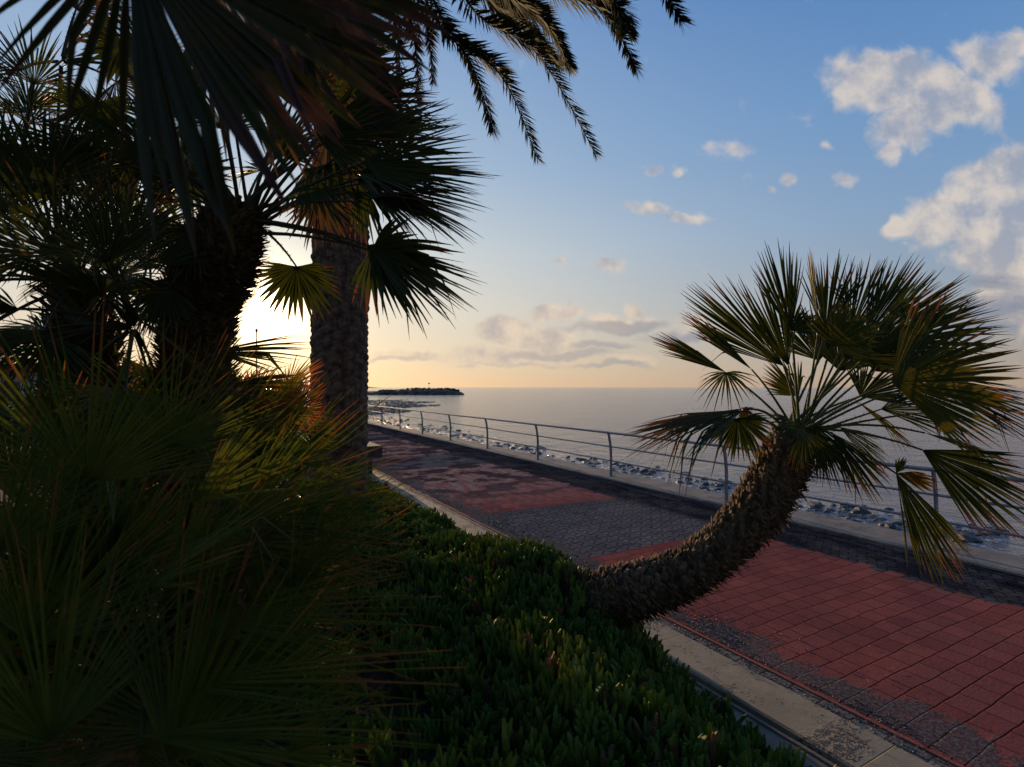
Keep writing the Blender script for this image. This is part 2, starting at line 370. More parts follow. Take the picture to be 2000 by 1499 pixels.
def strip(name, x0, x1, z0, z1, m, y0=-6, y1=240, bev=.012):
    b = MB(); n = 120
    ys = [y0 + (y1 - y0) * (i / n) ** 2.2 for i in range(n + 1)]
    prof = [(x0, z0), (x0, z1 - bev), (x0 + bev, z1), (x1 - bev, z1), (x1, z1 - bev), (x1, z0)]
    vs = []
    for y in ys:
        j = .004 * mnoise.noise(Vector((x0, y * 2, 0)))
        vs += [(x + j, y, z + (j if z > z0 else 0)) for x, z in prof]
    k = len(prof)
    fs = [(i * k + q, i * k + q + 1, (i + 1) * k + q + 1, (i + 1) * k + q) for i in range(n) for q in range(k - 1)]
    fs = [tuple(reversed(f)) for f in fs]
    b.add(vs, fs); return kind(b.build(name, m), 'structure')
strip('edging', 3.458, 3.488, -.1, .005, M['edging'], bev=.004)
strip('paver_strip', 3.245, 3.438, -.1, .004, M['oldpav'], bev=.004)
strip('kerb', 2.86, 3.24, -.1, .075, M['kerb_sand'])
strip('ledge', 2.60, 2.856, -.1, .045, M['ledge'])
strip('ledge_lip', 2.80, 2.822, .03, .058, M['ledge'], bev=.004)
strip('sea_kerb', 7.545, 8.32, -2.6, .03, M['kerb_sea'])
# land to the left (one sheet under everything on the land side)
def landz(x, y): return -.06
b = MB(); b.add([(-4000, -60, -.06), (7.6, -60, -.06), (7.6, 260, -.06), (-4000, 260, -.06)], [(0, 1, 2, 3)])
b.add([(-4000, 260, -.06), (7.6, 260, -.06), (-900, 5000, -.06), (-4000, 5000, -.06)], [(0, 1, 2, 3)])
kind(b.build('ground', M['earth']), 'structure')

# planted bed
def bedz(x, y):
    k_ = min(1, max(0, (2.9 - y) / 1.2)); e = 1 - min(1, max(0, (x - 1.95 + .33 * k_) / (.72 + .1 * k_))); e = e * e * (3 - 2 * e)
    z = .04 + .38 * e
    z += .34 * math.exp(-((x - 2.18) / .50) ** 2 - ((y - 3.35) / .75) ** 2)
    z += .10 * math.exp(-((x - 1.5) / .4) ** 2 - ((y - 1.9) / .6) ** 2)
    z += .10 * math.exp(-((x - 2.25) / .4) ** 2 - ((y - 5.6) / 1.0) ** 2)
    z += .05 * mnoise.noise(Vector((x * 2, y * 1.6, 3))) * e
    return max(z, -.02)
kind(grid('garden_bed', -9, 2.70, -3, 60, 60, 120, bedz, M['earth'], True), 'structure')

# ------------------------------------------------------------------ sea
m, g = mat('sea'); oc = OC(g); s = g.sep(oc)
w1 = g.noise(g.v('MULTIPLY', oc, (1, .45, 1)), 1.5, 6, .66); w2 = g.noise(g.v('MULTIPLY', oc, (.06, .12, 1)), 1., 4, .6); w3 = g.noise(oc, .35, 3, .6)
nf = g.noise(oc, 2.6, 6, .72); nf2 = g.noise(oc, .45, 3, .6)
shore = g.m('ADD', g.mr(s[0], 12.5, 21., 1, 0, False), g.m('MULTIPLY', g.m('SUBTRACT', nf2, .5), .9))
foam = g.m('MULTIPLY', g.mr(g.m('ADD', g.m('MULTIPLY', shore, .26), nf), .72, .84), g.mr(shore, .15, .5))
col = g.mix(foam, c4(.055, .085, .125), c4(.5, .51, .53))
hh = g.m('ADD', g.m('ADD', g.m('MULTIPLY', w1, 1.0), g.m('MULTIPLY', w2, 1.2)), g.m('ADD', w3, g.m('MULTIPLY', foam, .12)))
finish(g, col, g.m('ADD', .10, g.m('MULTIPLY', foam, .5)), .5, hh, .9, .26)
SEAZ = -1.2
b = MB(); b.add([(7.9, -200, SEAZ), (45000, -200, SEAZ), (45000, 45000, SEAZ), (7.9, 45000, SEAZ)], [(0, 1, 2, 3)])
b.add([(-20000, 255, SEAZ), (7.9, 255, SEAZ), (7.9, 45000, SEAZ), (-20000, 45000, SEAZ)], [(0, 1, 2, 3)])
kind(b.build('sea', m), 'structure')

# rocks --------------------------------------------------------------
m, g = mat('rock'); oc = OC(g); n = g.noise(oc, 2.2, 6, .7)
finish(g, g.mix(g.mr(n, .35, .65), c4(.035, .032, .03), c4(.12, .10, .08)), .55, .4, n, .8, .05); M['rock'] = m
ICO = None
def ico():
    t = (1 + 5 ** .5) / 2
    v = [Vector(q).normalized() for q in [(-1, t, 0), (1, t, 0), (-1, -t, 0), (1, -t, 0), (0, -1, t), (0, 1, t), (0, -1, -t), (0, 1, -t), (t, 0, -1), (t, 0, 1), (-t, 0, -1), (-t, 0, 1)]]
    f = [(0, 11, 5), (0, 5, 1), (0, 1, 7), (0, 7, 10), (0, 10, 11), (1, 5, 9), (5, 11, 4), (11, 10, 2), (10, 7, 6), (7, 1, 8), (3, 9, 4), (3, 4, 2), (3, 2, 6), (3, 6, 8), (3, 8, 9), (4, 9, 5), (2, 4, 11), (6, 2, 10), (8, 6, 7), (9, 8, 1)]
    return v, f
IV, IF = ico()
def rock(b, c, r, fl=.6):
    a = rnd.uniform(0, 6.28); ca_, sa_ = math.cos(a), math.sin(a); ex = rnd.uniform(.7, 1.5)
    vs = []
    for v in IV:
        k = r * rnd.uniform(.75, 1.2); x = v.x * k * ex; y = v.y * k
        vs.append((c[0] + x * ca_ - y * sa_, c[1] + x * sa_ + y * ca_, c[2] + v.z * k * fl))
    b.add(vs, IF)
b = MB()
for i in range(1900):
    y = 5 + 75 * rnd.random() ** 1.3
    x = 13.2 + 1.3 * rnd.random() + min(1.6, abs(rnd.gauss(0, 1))) * (.6 + .02 * y)
    if mnoise.noise(Vector((x * .35, y * .25, 4))) < -.1 and x > 14: continue
    rock(b, (x, y, SEAZ + rnd.uniform(-.11, .01)), rnd.uniform(.05, .15) * (1 + .8 * (rnd.random() < .06)))
o = kind(b.build('shore_rocks', M['rock']), 'stuff'); tag(o, 'dark wet boulders washed by foam at the foot of the sea wall', 'rocks')
b = MB()
for i in range(6500):
    y = rnd.uniform(60, 132); f = (y - 60) / 72
    xm = 14 + 26 * math.sin(min(1, f * 1.25) * math.pi / 2) + 3 * math.sin(y * .3)
    x = 8.5 + (xm - 8.5) * rnd.random() ** .8 
    rock(b, (x, y, SEAZ + rnd.uniform(-.14, .03)), rnd.uniform(.15, .42), .4)
NX, NY = 70, 110; off = len(b.v)
for j in range(NY):
    for i in range(NX):
        x = 8.4 + 42 * i / (NX - 1); y = 58 + 80 * j / (NY - 1); f = (y - 60) / 72
        xm = 12 + 26 * math.sin(min(1, max(0, f) * 1.25) * math.pi / 2)
        k = min(1, max(0, (xm - x) / 10 + .35)) * min(1, max(0, (y - 58) / 12)) * min(1, max(0, (138 - y) / 8))
        b.v.append((x + rnd.uniform(-.2, .2), y, SEAZ - .30 + .36 * k + .42 * k * mnoise.noise(Vector((x * .5, y * .3, 2))) + .2 * k * mnoise.noise(Vector((x * 1.7, y * .9, 2))))); b.a.append((0, .5, 0, 1))
for j in range(NY - 1):
    for i in range(NX - 1): q = off + j * NX + i; b.f.append((q, q + 1, q + NX + 1, q + NX))
o = kind(b.build('reef', M['rock']), 'stuff'); tag(o, 'low dark rocky reef lying in the water beyond the far railing', 'reef')
# headland breakwater
m, g = mat('headland'); oc = OC(g); n = g.noise(oc, .5, 6, .7)
finish(g, g.mix(g.mr(n, .4, .6), c4(.08, .065, .05), c4(.17, .13, .09)), .9, .2, n, .8, .5); M['headland'] = m
b = MB(); D0 = 222
nx = 150; ny = 9
for j in range(ny):
    for i in range(nx):
        t = i / (nx - 1); u = 470 + (908 - 470) * t; q = j / (ny - 1)
        hgt = 1.6 if u < 745 else 1.6 + 1.1 * min(1, (u - 745) / 60)
        if u > 870: hgt *= max(0, (908 - u) / 38) ** .6
        hgt = hgt * math.sin(math.pi * q) ** .5 if 0 < q < 1 else -.3
        p = P(u, HOR, D0 + q * 26)
        if 0 < q < 1: hgt += .9 * mnoise.noise(Vector((u * .12, q * 6, 1))) * (.3 if u < 745 else 1)
        b.v.append((p.x, p.y, SEAZ + max(hgt, -.3) if u < 906 else SEAZ - .3)); b.a.append((0, .5, 0, 1))
for j in range(ny - 1):
    for i in range(nx - 1): b.f.append((j * nx + i, j * nx + i + 1, (j + 1) * nx + i + 1, (j + 1) * nx + i))
for i in range(500):
    u = rnd.uniform(740, 903); q = rnd.uniform(.05, .6)
    p = P(u, HOR, D0 + q * 24); hh_ = (2.2 if u < 870 else 2.2 * max(.05, (905 - u) / 35)) * math.sin(math.pi * q) ** .5
    rock(b, (p.x, p.y, SEAZ + hh_ * rnd.uniform(.2, 1)), rnd.uniform(.3, .8))
kind(b.build('headland', M['headland']), 'structure')
# shrubs on the headland
m, g = mat('far_shrub'); finish(g, c4(.06, .06, .035), .9, .1); M['shrub'] = m
b = MB()
for (u, w, h_) in ((760, 12, .8), (778, 10, .7), (795, 14, .8), (817, 9, 1.9), (826, 8, 1.5), (845, 14, .9), (862, 9, 1.7), (872, 10, 1.8), (884, 9, 1.5), (893, 6, .9)):
    for k in range(60):
        p = P(u + rnd.gauss(0, w * .4), HOR, D0 + 11 + rnd.uniform(-2, 2))
        rock(b, (p.x, p.y, SEAZ + 1.5 + h_ * .75 * rnd.random()), rnd.uniform(.18, .42), .9)
o = kind(b.build('headland_shrubs', M['shrub']), 'stuff'); tag(o, 'dark wind-clipped shrubs along the crest of the far headland', 'shrubs')
b = MB(); p = P(838, HOR, D0 + 12); b.tube([(p.x, p.y, SEAZ + 1.5), (p.x, p.y, SEAZ + 5.0)], .06, 6); b.box((p.x - .35, p.y - .2, SEAZ + 4.7), (p.x + .35, p.y + .2, SEAZ + 5.2))
tag(b.build('beacon_post', M['shrub']), 'tiny dark beacon post standing on the crest of the far headland', 'beacon')
# far coast
m, g = mat('far_hills'); finish(g, c4(.16, .12, .10), 1., 0.); M['hills'] = m
b = MB(); n = 70
for i in range(n):
    u = -500 + (755 + 500) * i / (n - 1); p = P(u, HOR, 3200)
    h_ = 14 + (95 * max(0, (640 - u) / 700) ** .8 if u < 640 else 0) + 14 * mnoise.noise(Vector((u * .02, 0, 0)))
    if u > 690: h_ *= max(0.05, (755 - u) / 65)
    for (dd, hk) in ((0, 0), (60, .5), (200, 1.), (700, 0)):
        q = P(u, HOR, 3200 + dd); b.v.append((q.x, q.y, -4 + h_ * hk)); b.a.append((0, .5, 0, 1))
for i in range(n - 1):
    for k in range(3): b.f.append((i * 4 + k, (i + 1) * 4 + k, (i + 1) * 4 + k + 1, i * 4 + k + 1))
kind(b.build('hills', M['hills'], smooth=True), 'structure')

# ------------------------------------------------------------------ railing
m, g = mat('galvanised'); oc = OC(g); n = g.noise(oc, 12, 5, .6)
finish(g, g.mix(g.mr(n, .4, .7), c4(.20, .20, .22), c4(.30, .29, .29)), .48, .5, n, .2, .002, metal=.55); M['steel'] = m
RX = 7.80; KT = .03
def Yof(u):   # distance along the path of a railing post seen at column u
    z = (RX / math.cos(TH)) * FPX / (u - 415.0); return (z - RX * math.sin(TH)) / math.cos(TH)
y0 = Yof(1419); dy = (Yof(880) - Yof(1419)) / 4
rail = thing('railing', (RX, y0, KT), 'grey steel railing with curved posts along the sea wall', 'railing')
for k in range(-3, 34):
    y = y0 + k * dy
    if y < -2: continue
    b = MB()
    # flat bar post, gently bowed seaward then back over the path at the top
    prof = [(.0, 0), (.035, .12), (.05, .28), (.05, .45), (.035, .62), (.0, .79), (-.045, .93), (-.06, .97)]
    prof = [(-x + .02, z) for x, z in prof]; prof = [(.0 + x * .9, z) for x, z in [(0, 0), (.0, .2), (.0, .4), (-.005, .55), (-.02, .7), (-.05, .85), (-.085, .96)]]
    vs = []; fs = []
    for (x, z) in prof:
        for (sx_, sy_) in ((-.028, -.008), (.028, -.008), (.028, .008), (-.028, .008)): vs.append((RX + x + sx_, y + sy_ * 1.6, KT + z))
    for i in range(len(prof) - 1):
        for q in range(4): fs.append((i * 4 + q, i * 4 + (q + 1) % 4, (i + 1) * 4 + (q + 1) % 4, (i + 1) * 4 + q))
    fs.append((3, 2, 1, 0)); L_ = (len(prof) - 1) * 4; fs.append((L_, L_ + 1, L_ + 2, L_ + 3))
    b.add(vs, fs)
    b.box((RX - .07, y - .05, KT - .002), (RX + .07, y + .05, KT + .01))
    b.build('post', M['steel'], rail)
ya, yb = y0 - 3 * dy, y0 + 33 * dy
for (xo, z, r, nm) in ((-.085, .975, .026, 'top_rail'), (-.022, .66, .0165, 'mid_rail'), (0., .34, .0165, 'lower_rail')):
    b = MB(); pts = [(RX + xo + .003 * math.sin(i * 2.1), ya + (yb - ya) * i / 72, KT + z + .004 * math.sin(i * 1.7)) for i in range(73)]
    b.tube(pts, r, 10); b.build(nm, M['steel'], rail, smooth=True)

# ------------------------------------------------------------------ fan palms
def orth(n, a): n = n - a * n.dot(a); return n.normalized()
def fan(b, hub, tip, face=1.0, spread=80, nseg=22, joined=.36, cup=.12, droop=.08, fold=.95, wk=1., outer=.72, dead=0., seed=None, roll=0., side=None, brk=.06):
    r = random.Random(seed if seed is not None else rnd.random())
    nseg = int(nseg * 1.35); joined = joined * 1.12
    hub = Vector(hub); ax = Vector(tip) - hub; L = ax.length; ax.normalize()
    tocam = (CP - hub).normalized()
    up = Z - ax * ax.dot(Z)
    alt = up.normalized() if up.length > .35 else orth(Rt, ax)
    tc_ = orth(tocam, ax)
    if side is not None: nrm = orth(Vector(side), ax)
    else: nrm = orth(tc_ * face + alt * (1 - face), ax)
    if roll: nrm = Matrix.Rotation(roll, 3, ax) @ nrm
    sd = nrm.cross(ax)
    S = R_(spread); da = 2 * S / max(1, nseg - 1)
    st = [0.0, .14, joined, joined + (1 - joined) * .33, joined + (1 - joined) * .66, joined + (1 - joined) * .88, 1.0]
    for i in range(nseg):
        a = -S + da * i + r.uniform(-.16, .16) * da
        Li = L * (outer + (1 - outer) * math.cos(min(1.5, abs(a) / max(S, .01) * 1.4))) * r.uniform(.88, 1.05)
        d = ax * math.cos(a) + sd * math.sin(a)
        bend = r.gauss(0, .035); tw = r.gauss(0, .25)
        dr = droop * r.uniform(.4, 1.6); jn = joined * r.uniform(.85, 1.15)
        bk = r.random() < brk; bkd = Vector((r.uniform(-.4, .4), r.uniform(-.4, .4), -1))
        rv = r.random(); vs = []; at = []
        wj = jn * Li * math.tan(min(da, .4) / 2) * 1.15 * wk
        for s_ in st:
            p = hub + d * (Li * s_) + nrm * (cup * Li * (s_ ** 1.5) * (math.sin(a) ** 2)) + sd * (bend * Li * s_ * s_)
            p = p + Vector((0, 0, -1)) * (dr * Li * s_ ** 2.4)
            if bk and s_ > .62: p = p + bkd * (Li * (s_ - .62) * .75) - d * (Li * (s_ - .62) * .5)
            if s_ <= joined: w = max(.0012, wj * s_ / joined)
            else:
                q = (s_ - joined) / (1 - joined); w = wj * (1 - q ** 1.9) * (1 - .2 * q) + .0007
            k = min(1, max(0, (s_ - joined) / .4)) * tw
            n2 = nrm * math.cos(k) + d.cross(nrm) * math.sin(k); wd = d.cross(n2)
            dep = fold * w
            vs += [tuple(p - wd * w + n2 * dep * .5), tuple(p - n2 * dep * .5), tuple(p + wd * w + n2 * dep * .5)]
            at += [(s_, rv, dead, 1)] * 3
        m_ = len(st); fs = []
        for j in range(m_ - 1):
            o = j * 3; fs += [(o, o + 1, o + 4, o + 3), (o + 1, o + 2, o + 5, o + 4)]
        b.add(vs, fs, at)
def stalk_pts(a, c, sag, n=6):
    a, c = Vector(a), Vector(c); out = []
    for i in range(n + 1):
        t = i / n; out.append(a.lerp(c, t) + Z * (sag * 4 * t * (1 - t)))
    return out
def frond(root, base, fans, mleaf, mstalk, sag=.04, r0=.011, stalk=True, spines=True, dens=1., jn=1., wkf=1.):
    b = MB()
    for f in fans:
        f = dict(f); f['nseg'] = int(f.get('nseg', 22) * dens); f['joined'] = f.get('joined', .36) * jn; f['wk'] = f.get('wk', 1.) * wkf
        fan(b, **f)
    o = b.build('frond', mleaf, root)
    if stalk:
        s = MB(); pts = stalk_pts(base, fans[0]['hub'], sag)
        n = len(pts) - 1
        s.tube(pts, [r0 * (1 - .5 * i / n) for i in range(n + 1)], 6)
        if spines:
            for i in range(16):
                t = .1 + .85 * i / 16; k = min(n - 1, int(t * n)); p = pts[k].lerp(pts[k + 1], t * n - k)
                dr_ = (pts[k + 1] - pts[k]).normalized(); q = dr_.orthogonal().normalized()
                q = Matrix.Rotation((0 if i % 2 else math.pi) + .3, 3, dr_) @ q
                e = p + q * (r0 * 1.9) + dr_ * r0 * .8
                s.add([tuple(p + dr_ * r0 * .4), tuple(p - dr_ * r0 * .4), tuple(e), tuple(p + q.cross(dr_) * r0 * .3)], [(0, 1, 2), (1, 3, 2), (3, 0, 2)], [(.5, .5, 0, 1)] * 4)
        s.build('stalk', mstalk, o)
    return o
def catmull(pts, n):
    out = []; m_ = len(pts) - 1
    for i in range(n + 1):
        t = i / n * m_; k = min(m_ - 1, int(t)); f = t - k
        p0 = pts[max(0, k - 1)]; p1 = pts[k]; p2 = pts[k + 1]; p3 = pts[min(m_, k + 2)]
        out.append(.5 * ((2 * p1) + (p2 - p0) * f + (2 * p0 - 5 * p1 + 4 * p2 - p3) * f * f + (3 * p1 - p0 - 3 * p2 + p3) * f ** 3))
    return out
def booted_trunk(root, pts, rads, nboot, m, blen=.075, bw=.016, out=.55, hang=.35):
    """curved trunk wrapped in old pointed leaf bases"""
    path = catmull([Vector(p) for p in pts], 60); nr = len(rads) - 1
    def rad(t): k = min(nr - 1, int(t * nr)); return rads[k] + (rads[k + 1] - rads[k]) * (t * nr - k)
    b = MB(); b.tube(path, [rad(i / 60) * .86 for i in range(61)], 18)
    for i in range(nboot):
        t = (i + .5) / nboot; fi = t * 60; k = min(59, int(fi)); p = path[k].lerp(path[k + 1], fi - k)
        T = (path[k + 1] - path[k]).normalized(); a = i * 2.39996 + rnd.uniform(-.15, .15)
        e1 = T.orthogonal().normalized(); e2 = T.cross(e1)
        N = e1 * math.cos(a) + e2 * math.sin(a); B = T.cross(N); r = rad(t)
        l = blen * rnd.uniform(.7, 1.45); w = bw * rnd.uniform(.7, 1.3); oo = out * rnd.uniform(.5, 1.6)
        tt = rnd.random(); sgn = rnd.uniform(-.35, .35)
        p0 = p + N * r * .8; p1 = p + N * (r * .95 + l * .3 * oo) + T * l * .45 + B * sgn * l * .2; p2 = p + N * (r * .98 + l * oo) + T * l * .75 + B * sgn * l * .6 - Z * (l * hang * rnd.random())
        th = w * .45; tb = rnd.uniform(.5, 1.1)
        vs = [p0 - B * w * 1.2, p0 + B * w * 1.2, p0 + N * th,
              p1 - B * w, p1 + B * w, p1 + N * th * 1.3,
              p2 - B * w * .7 * tb, p2 + B * w * .75 * tb, p2 + N * th * .5]
        b.add([tuple(v) for v in vs], [(0, 1, 4, 3), (1, 2, 5, 4), (2, 0, 3, 5), (3, 4, 7, 6), (4, 5, 8, 7), (5, 3, 6, 8), (6, 7, 8)], [(t, tt, 0, 1)] * 9)
        if rnd.random() < .35:      # a ragged fibre
            q = p2 + T * l * rnd.uniform(.1, .6) + N * l * rnd.uniform(0, .5) + B * rnd.uniform(-.4, .4) * l
            b.add([tuple(p2 - B * w * .2), tuple(p2 + B * w * .2), tuple(q)], [(0, 1, 2)], [(t, tt, 0, 1)] * 3)
    return b.build('trunk', m, root)

def FS(u, v, d, tu, tv, td, **kw):
    k = dict(hub=P(u, v, d), tip=P(tu, tv, td)); k.update(kw); return k

# ---- hero: the leaning palm
base = P(1185, 1170, 3.5)
hero = thing('fan_palm', base - Z * .12, 'leaning fan palm with a curved shaggy trunk reaching out over the red paving', 'palm tree')
tr = [P(1120, 1215, 3.55), P(1190, 1165, 3.5), P(1290, 1140, 3.45), P(1385, 1090, 3.4), P(1465, 1010, 3.4), P(1520, 925, 3.42), P(1550, 850, 3.45)]
booted_trunk(hero, tr, [.145, .175, .172, .152, .147, .158, .155, .085], 2000, M['boot'], .070, .024, .27, .7)
cr0 = P(1552, 850, 3.45)
hero_fronds = [
 ('leaf', [FS(1452, 802, 3.35, 1226, 846, 3.15, face=.15, spread=34, nseg=26, droop=.18, fold=.7, brk=.3), FS(1452, 798, 3.35, 1224, 850, 3.15, face=.3, spread=9, nseg=10, droop=.02, wk=1.6, dead=.35), FS(1452, 802, 3.35, 1478, 800, 3.3, face=.5, spread=120, nseg=10, droop=.5, dead=.6)], .05),
 ('leaf', [FS(1440, 818, 3.3, 1452, 895, 3.25, face=.9, spread=100, nseg=22, droop=.15)], .06),
 ('leaf', [FS(1418, 728, 3.5, 1268, 648, 3.45, face=.5, spread=15, nseg=13, droop=.04, wk=1.5), FS(1418, 728, 3.5, 1420, 790, 3.4, face=.8, spread=100, nseg=13, droop=.35, wk=.7, joined=.2)], .03),
 ('leaf', [FS(1530, 715, 3.55, 1345, 560, 3.6, face=.75, spread=25, nseg=22, droop=.0)], .03),
 ('leaf', [FS(1468, 722, 3.5, 1335, 608, 3.45, face=.5, spread=13, nseg=11, droop=.02, wk=1.5)], .03),
 ('leaf', [FS(1546, 646, 3.4, 1503, 474, 3.4, face=.8, spread=21, nseg=16, droop=0.), FS(1546, 646, 3.4, 1600, 610, 3.2, face=.8, spread=45, nseg=8, droop=.1, wk=.8)], .02),
 ('leaf', [FS(1540, 715, 3.6, 1478, 545, 3.7, face=.8, spread=26, nseg=18, droop=0.)], .02),
 ('leaf_sunlit', [FS(1625, 674, 3.1, 1690, 590, 3.0, face=.95, spread=78, nseg=22, droop=.03, cup=.2)], .02),
 ('leaf', [FS(1598, 650, 3.6, 1580, 486, 3.6, face=.4, spread=14, nseg=12, droop=0.)], .02),
 ('leaf', [FS(1612, 650, 3.7, 1640, 492, 3.7, face=.8, spread=30, nseg=20, droop=0.)], .02),
 ('leaf', [FS(1660, 650, 3.6, 1712, 500, 3.65, face=.8, spread=30, nseg=20, droop=0.)], .02),
 ('leaf', [FS(1690, 655, 3.5, 1800, 505, 3.5, face=.8, spread=26, nseg=20, droop=.0)], .02),
 ('leaf', [FS(1705, 665, 3.6, 1895, 545, 3.6, face=.8, spread=24, nseg=20, droop=.02)], .02),
 ('leaf', [FS(1730, 670, 3.5, 1965, 610, 3.5, face=.8, spread=24, nseg=20, droop=.03)], .02),
 ('leaf_sunlit', [FS(1741, 747, 3.0, 1995, 690, 2.9, face=.95, spread=64, nseg=32, droop=.05, cup=.15)], .02),
 ('leaf', [FS(1790, 735, 3.25, 2040, 815, 3.15, face=.5, spread=26, nseg=20, droop=.05)], .03),
 ('leaf', [FS(1801, 879, 3.15, 2030, 1005, 3.0, face=.7, spread=34, nseg=26, droop=.04, wk=1.2)], .05),
 ('leaf_sunlit', [FS(1806, 846, 3.3, 1985, 898, 3.3, face=.3, spread=14, nseg=12, droop=.06)], .05),
 ('leaf_sunlit', [FS(1750, 925, 3.05, 1868, 1135, 2.9, face=.8, spread=18, nseg=20, droop=.03, wk=1.4), FS(1750, 925, 3.05, 1838, 945, 3.0, face=.8, spread=22, nseg=6, droop=.1, dead=.4), FS(1750, 925, 3.05, 1770, 890, 3.0, face=.8, spread=22, nseg=4, droop=.05)], .05),
 ('leaf', [FS(1626, 846, 3.3, 1722, 972, 3.2, face=.7, spread=24, nseg=20, droop=.04, wk=1.3)], .03),
 ('leaf', [FS(1571, 840, 3.15, 1600, 930, 3.1, face=.8, spread=48, nseg=22, droop=.1)], .0),
 ('leaf', [FS(1560, 830, 3.1, 1520, 850, 3.0, face=.6, spread=70, nseg=14, droop=.1)], .0),
 ('leaf_sunlit', [FS(1675, 785, 3.6, 1790, 872, 3.6, face=.4, spread=15, nseg=12, droop=.04)], .03),
 ('leaf', [FS(1640, 725, 3.9, 1700, 600, 3.95, face=.7, spread=62, nseg=26, droop=.02)], .02),
 ('leaf', [FS(1600, 705, 3.95, 1560, 590, 4.0, face=.7, spread=55, nseg=24, droop=.02)], .02),
 ('leaf', [FS(1705, 725, 4.0, 1800, 640, 4.0, face=.7, spread=62, nseg=26, droop=.02)], .02),
 ('leaf', [FS(1680, 775, 3.85, 1770, 720, 3.9, face=.6, spread=60, nseg=24, droop=.03)], .02),
 ('leaf', [FS(1760, 760, 3.8, 1880, 700, 3.8, face=.7, spread=50, nseg=22, droop=.03)], .02),
 ('leaf_dry', [FS(1820, 805, 3.7, 1815, 745, 3.65, face=.8, spread=60, nseg=12, droop=.02, wk=.5), FS(1820, 805, 3.7, 1880, 850, 3.65, face=.8, spread=40, nseg=8, droop=.1, wk=.5)], .02),
 ('leaf', [FS(1590, 830, 3.25, 1660, 935, 3.15, face=.8, spread=34, nseg=20, droop=.1)], .0),
 ('leaf', [FS(1640, 835, 3.4, 1740, 900, 3.4, face=.5, spread=30, nseg=20, droop=.12)], .0),
 ('leaf', [FS(1720, 800, 3.6, 1850, 800, 3.6, face=.5, spread=40, nseg=22, droop=.1)], .0),
 ('leaf', [FS(1650, 700, 3.3, 1760, 640, 3.3, face=.6, spread=60, nseg=26, droop=.05)], .0),
 ('leaf', [FS(1700, 690, 3.2, 1860, 610, 3.1, face=.6, spread=40, nseg=26, droop=.03)], .0),
 ('leaf_dry', [FS(1600, 845, 3.3, 1625, 925, 3.25, face=.7, spread=40, nseg=12, droop=.2, wk=.6)], .0),
 ('leaf', [FS(1560, 775, 3.8, 1500, 700, 3.85, face=.6, spread=50, nseg=18, droop=.03)], .02),
]
for (mm, fs_, sag) in hero_fronds:
    bs_ = cr0 + Vector((rnd.uniform(-.05, .05), rnd.uniform(-.05, .05), rnd.uniform(-.03, .04)))
    frond(hero, bs_, fs_, M[mm], M['stalk'], sag, .0105, dens=1.3, jn=1.35, wkf=1.22)

# ---- random crowns
CLEAR = [(478, 540, 600, 705)]
RIGHTLIM = 705
def crown(root, c, n, plen, blen, mleaf, mstalk, el=(-25, 85), az=(0, 360), nseg=22, spread=75, rlim=RIGHTLIM, seed=1, clear=CLEAR, droop=.10, r0=.011, dmin=.75, tlim=None, wk=.72):
    r = random.Random(seed); made = 0; tries = 0
    while made < n and tries < n * 12:
        tries += 1
        e = R_(r.uniform(*el)); a = R_(r.uniform(*az))
        d = Vector((math.cos(a) * math.cos(e), math.sin(a) * math.cos(e), math.sin(e)))
        pl = plen * r.uniform(.7, 1.2); bl = blen * r.uniform(.8, 1.15)
        hub = c + d * pl - Z * .08 * pl; d2 = (d - Z * .15 + Vector((r.uniform(-.15, .15), r.uniform(-.15, .15), 0))).normalized(); tip = hub + d2 * bl
        ok = True; sd = d2.cross(Z).normalized() if abs(d2.z) < .95 else Rt
        for q in (hub, hub.lerp(tip, .5), tip, hub + d2 * bl * .6 + sd * bl * .6, hub + d2 * bl * .6 - sd * bl * .6, hub + sd * bl * .6, hub - sd * bl * .6):
            u, v, dd = proj(q)
            if dd < dmin and dd > -.9 and abs((q - CP).dot(Rt)) < 1.3: ok = False; break
            if dd <= .05: continue
            if u > rlim: ok = False; break
            if tlim is not None and v < tlim: ok = False; break
            for (a0, b0, a1, b1) in clear:
                if a0 < u < a1 and b0 < v < b1: ok = False
        if not ok: continue
        made += 1
        frond(root, c + d * .03, [dict(hub=hub, tip=tip, face=0., spread=spread * r.uniform(.8, 1.15), nseg=nseg, droop=droop, wk=wk, roll=r.uniform(-.9, .9), seed=r.random())], mleaf, mstalk, .05 * pl, r0, spines=dd < 4)

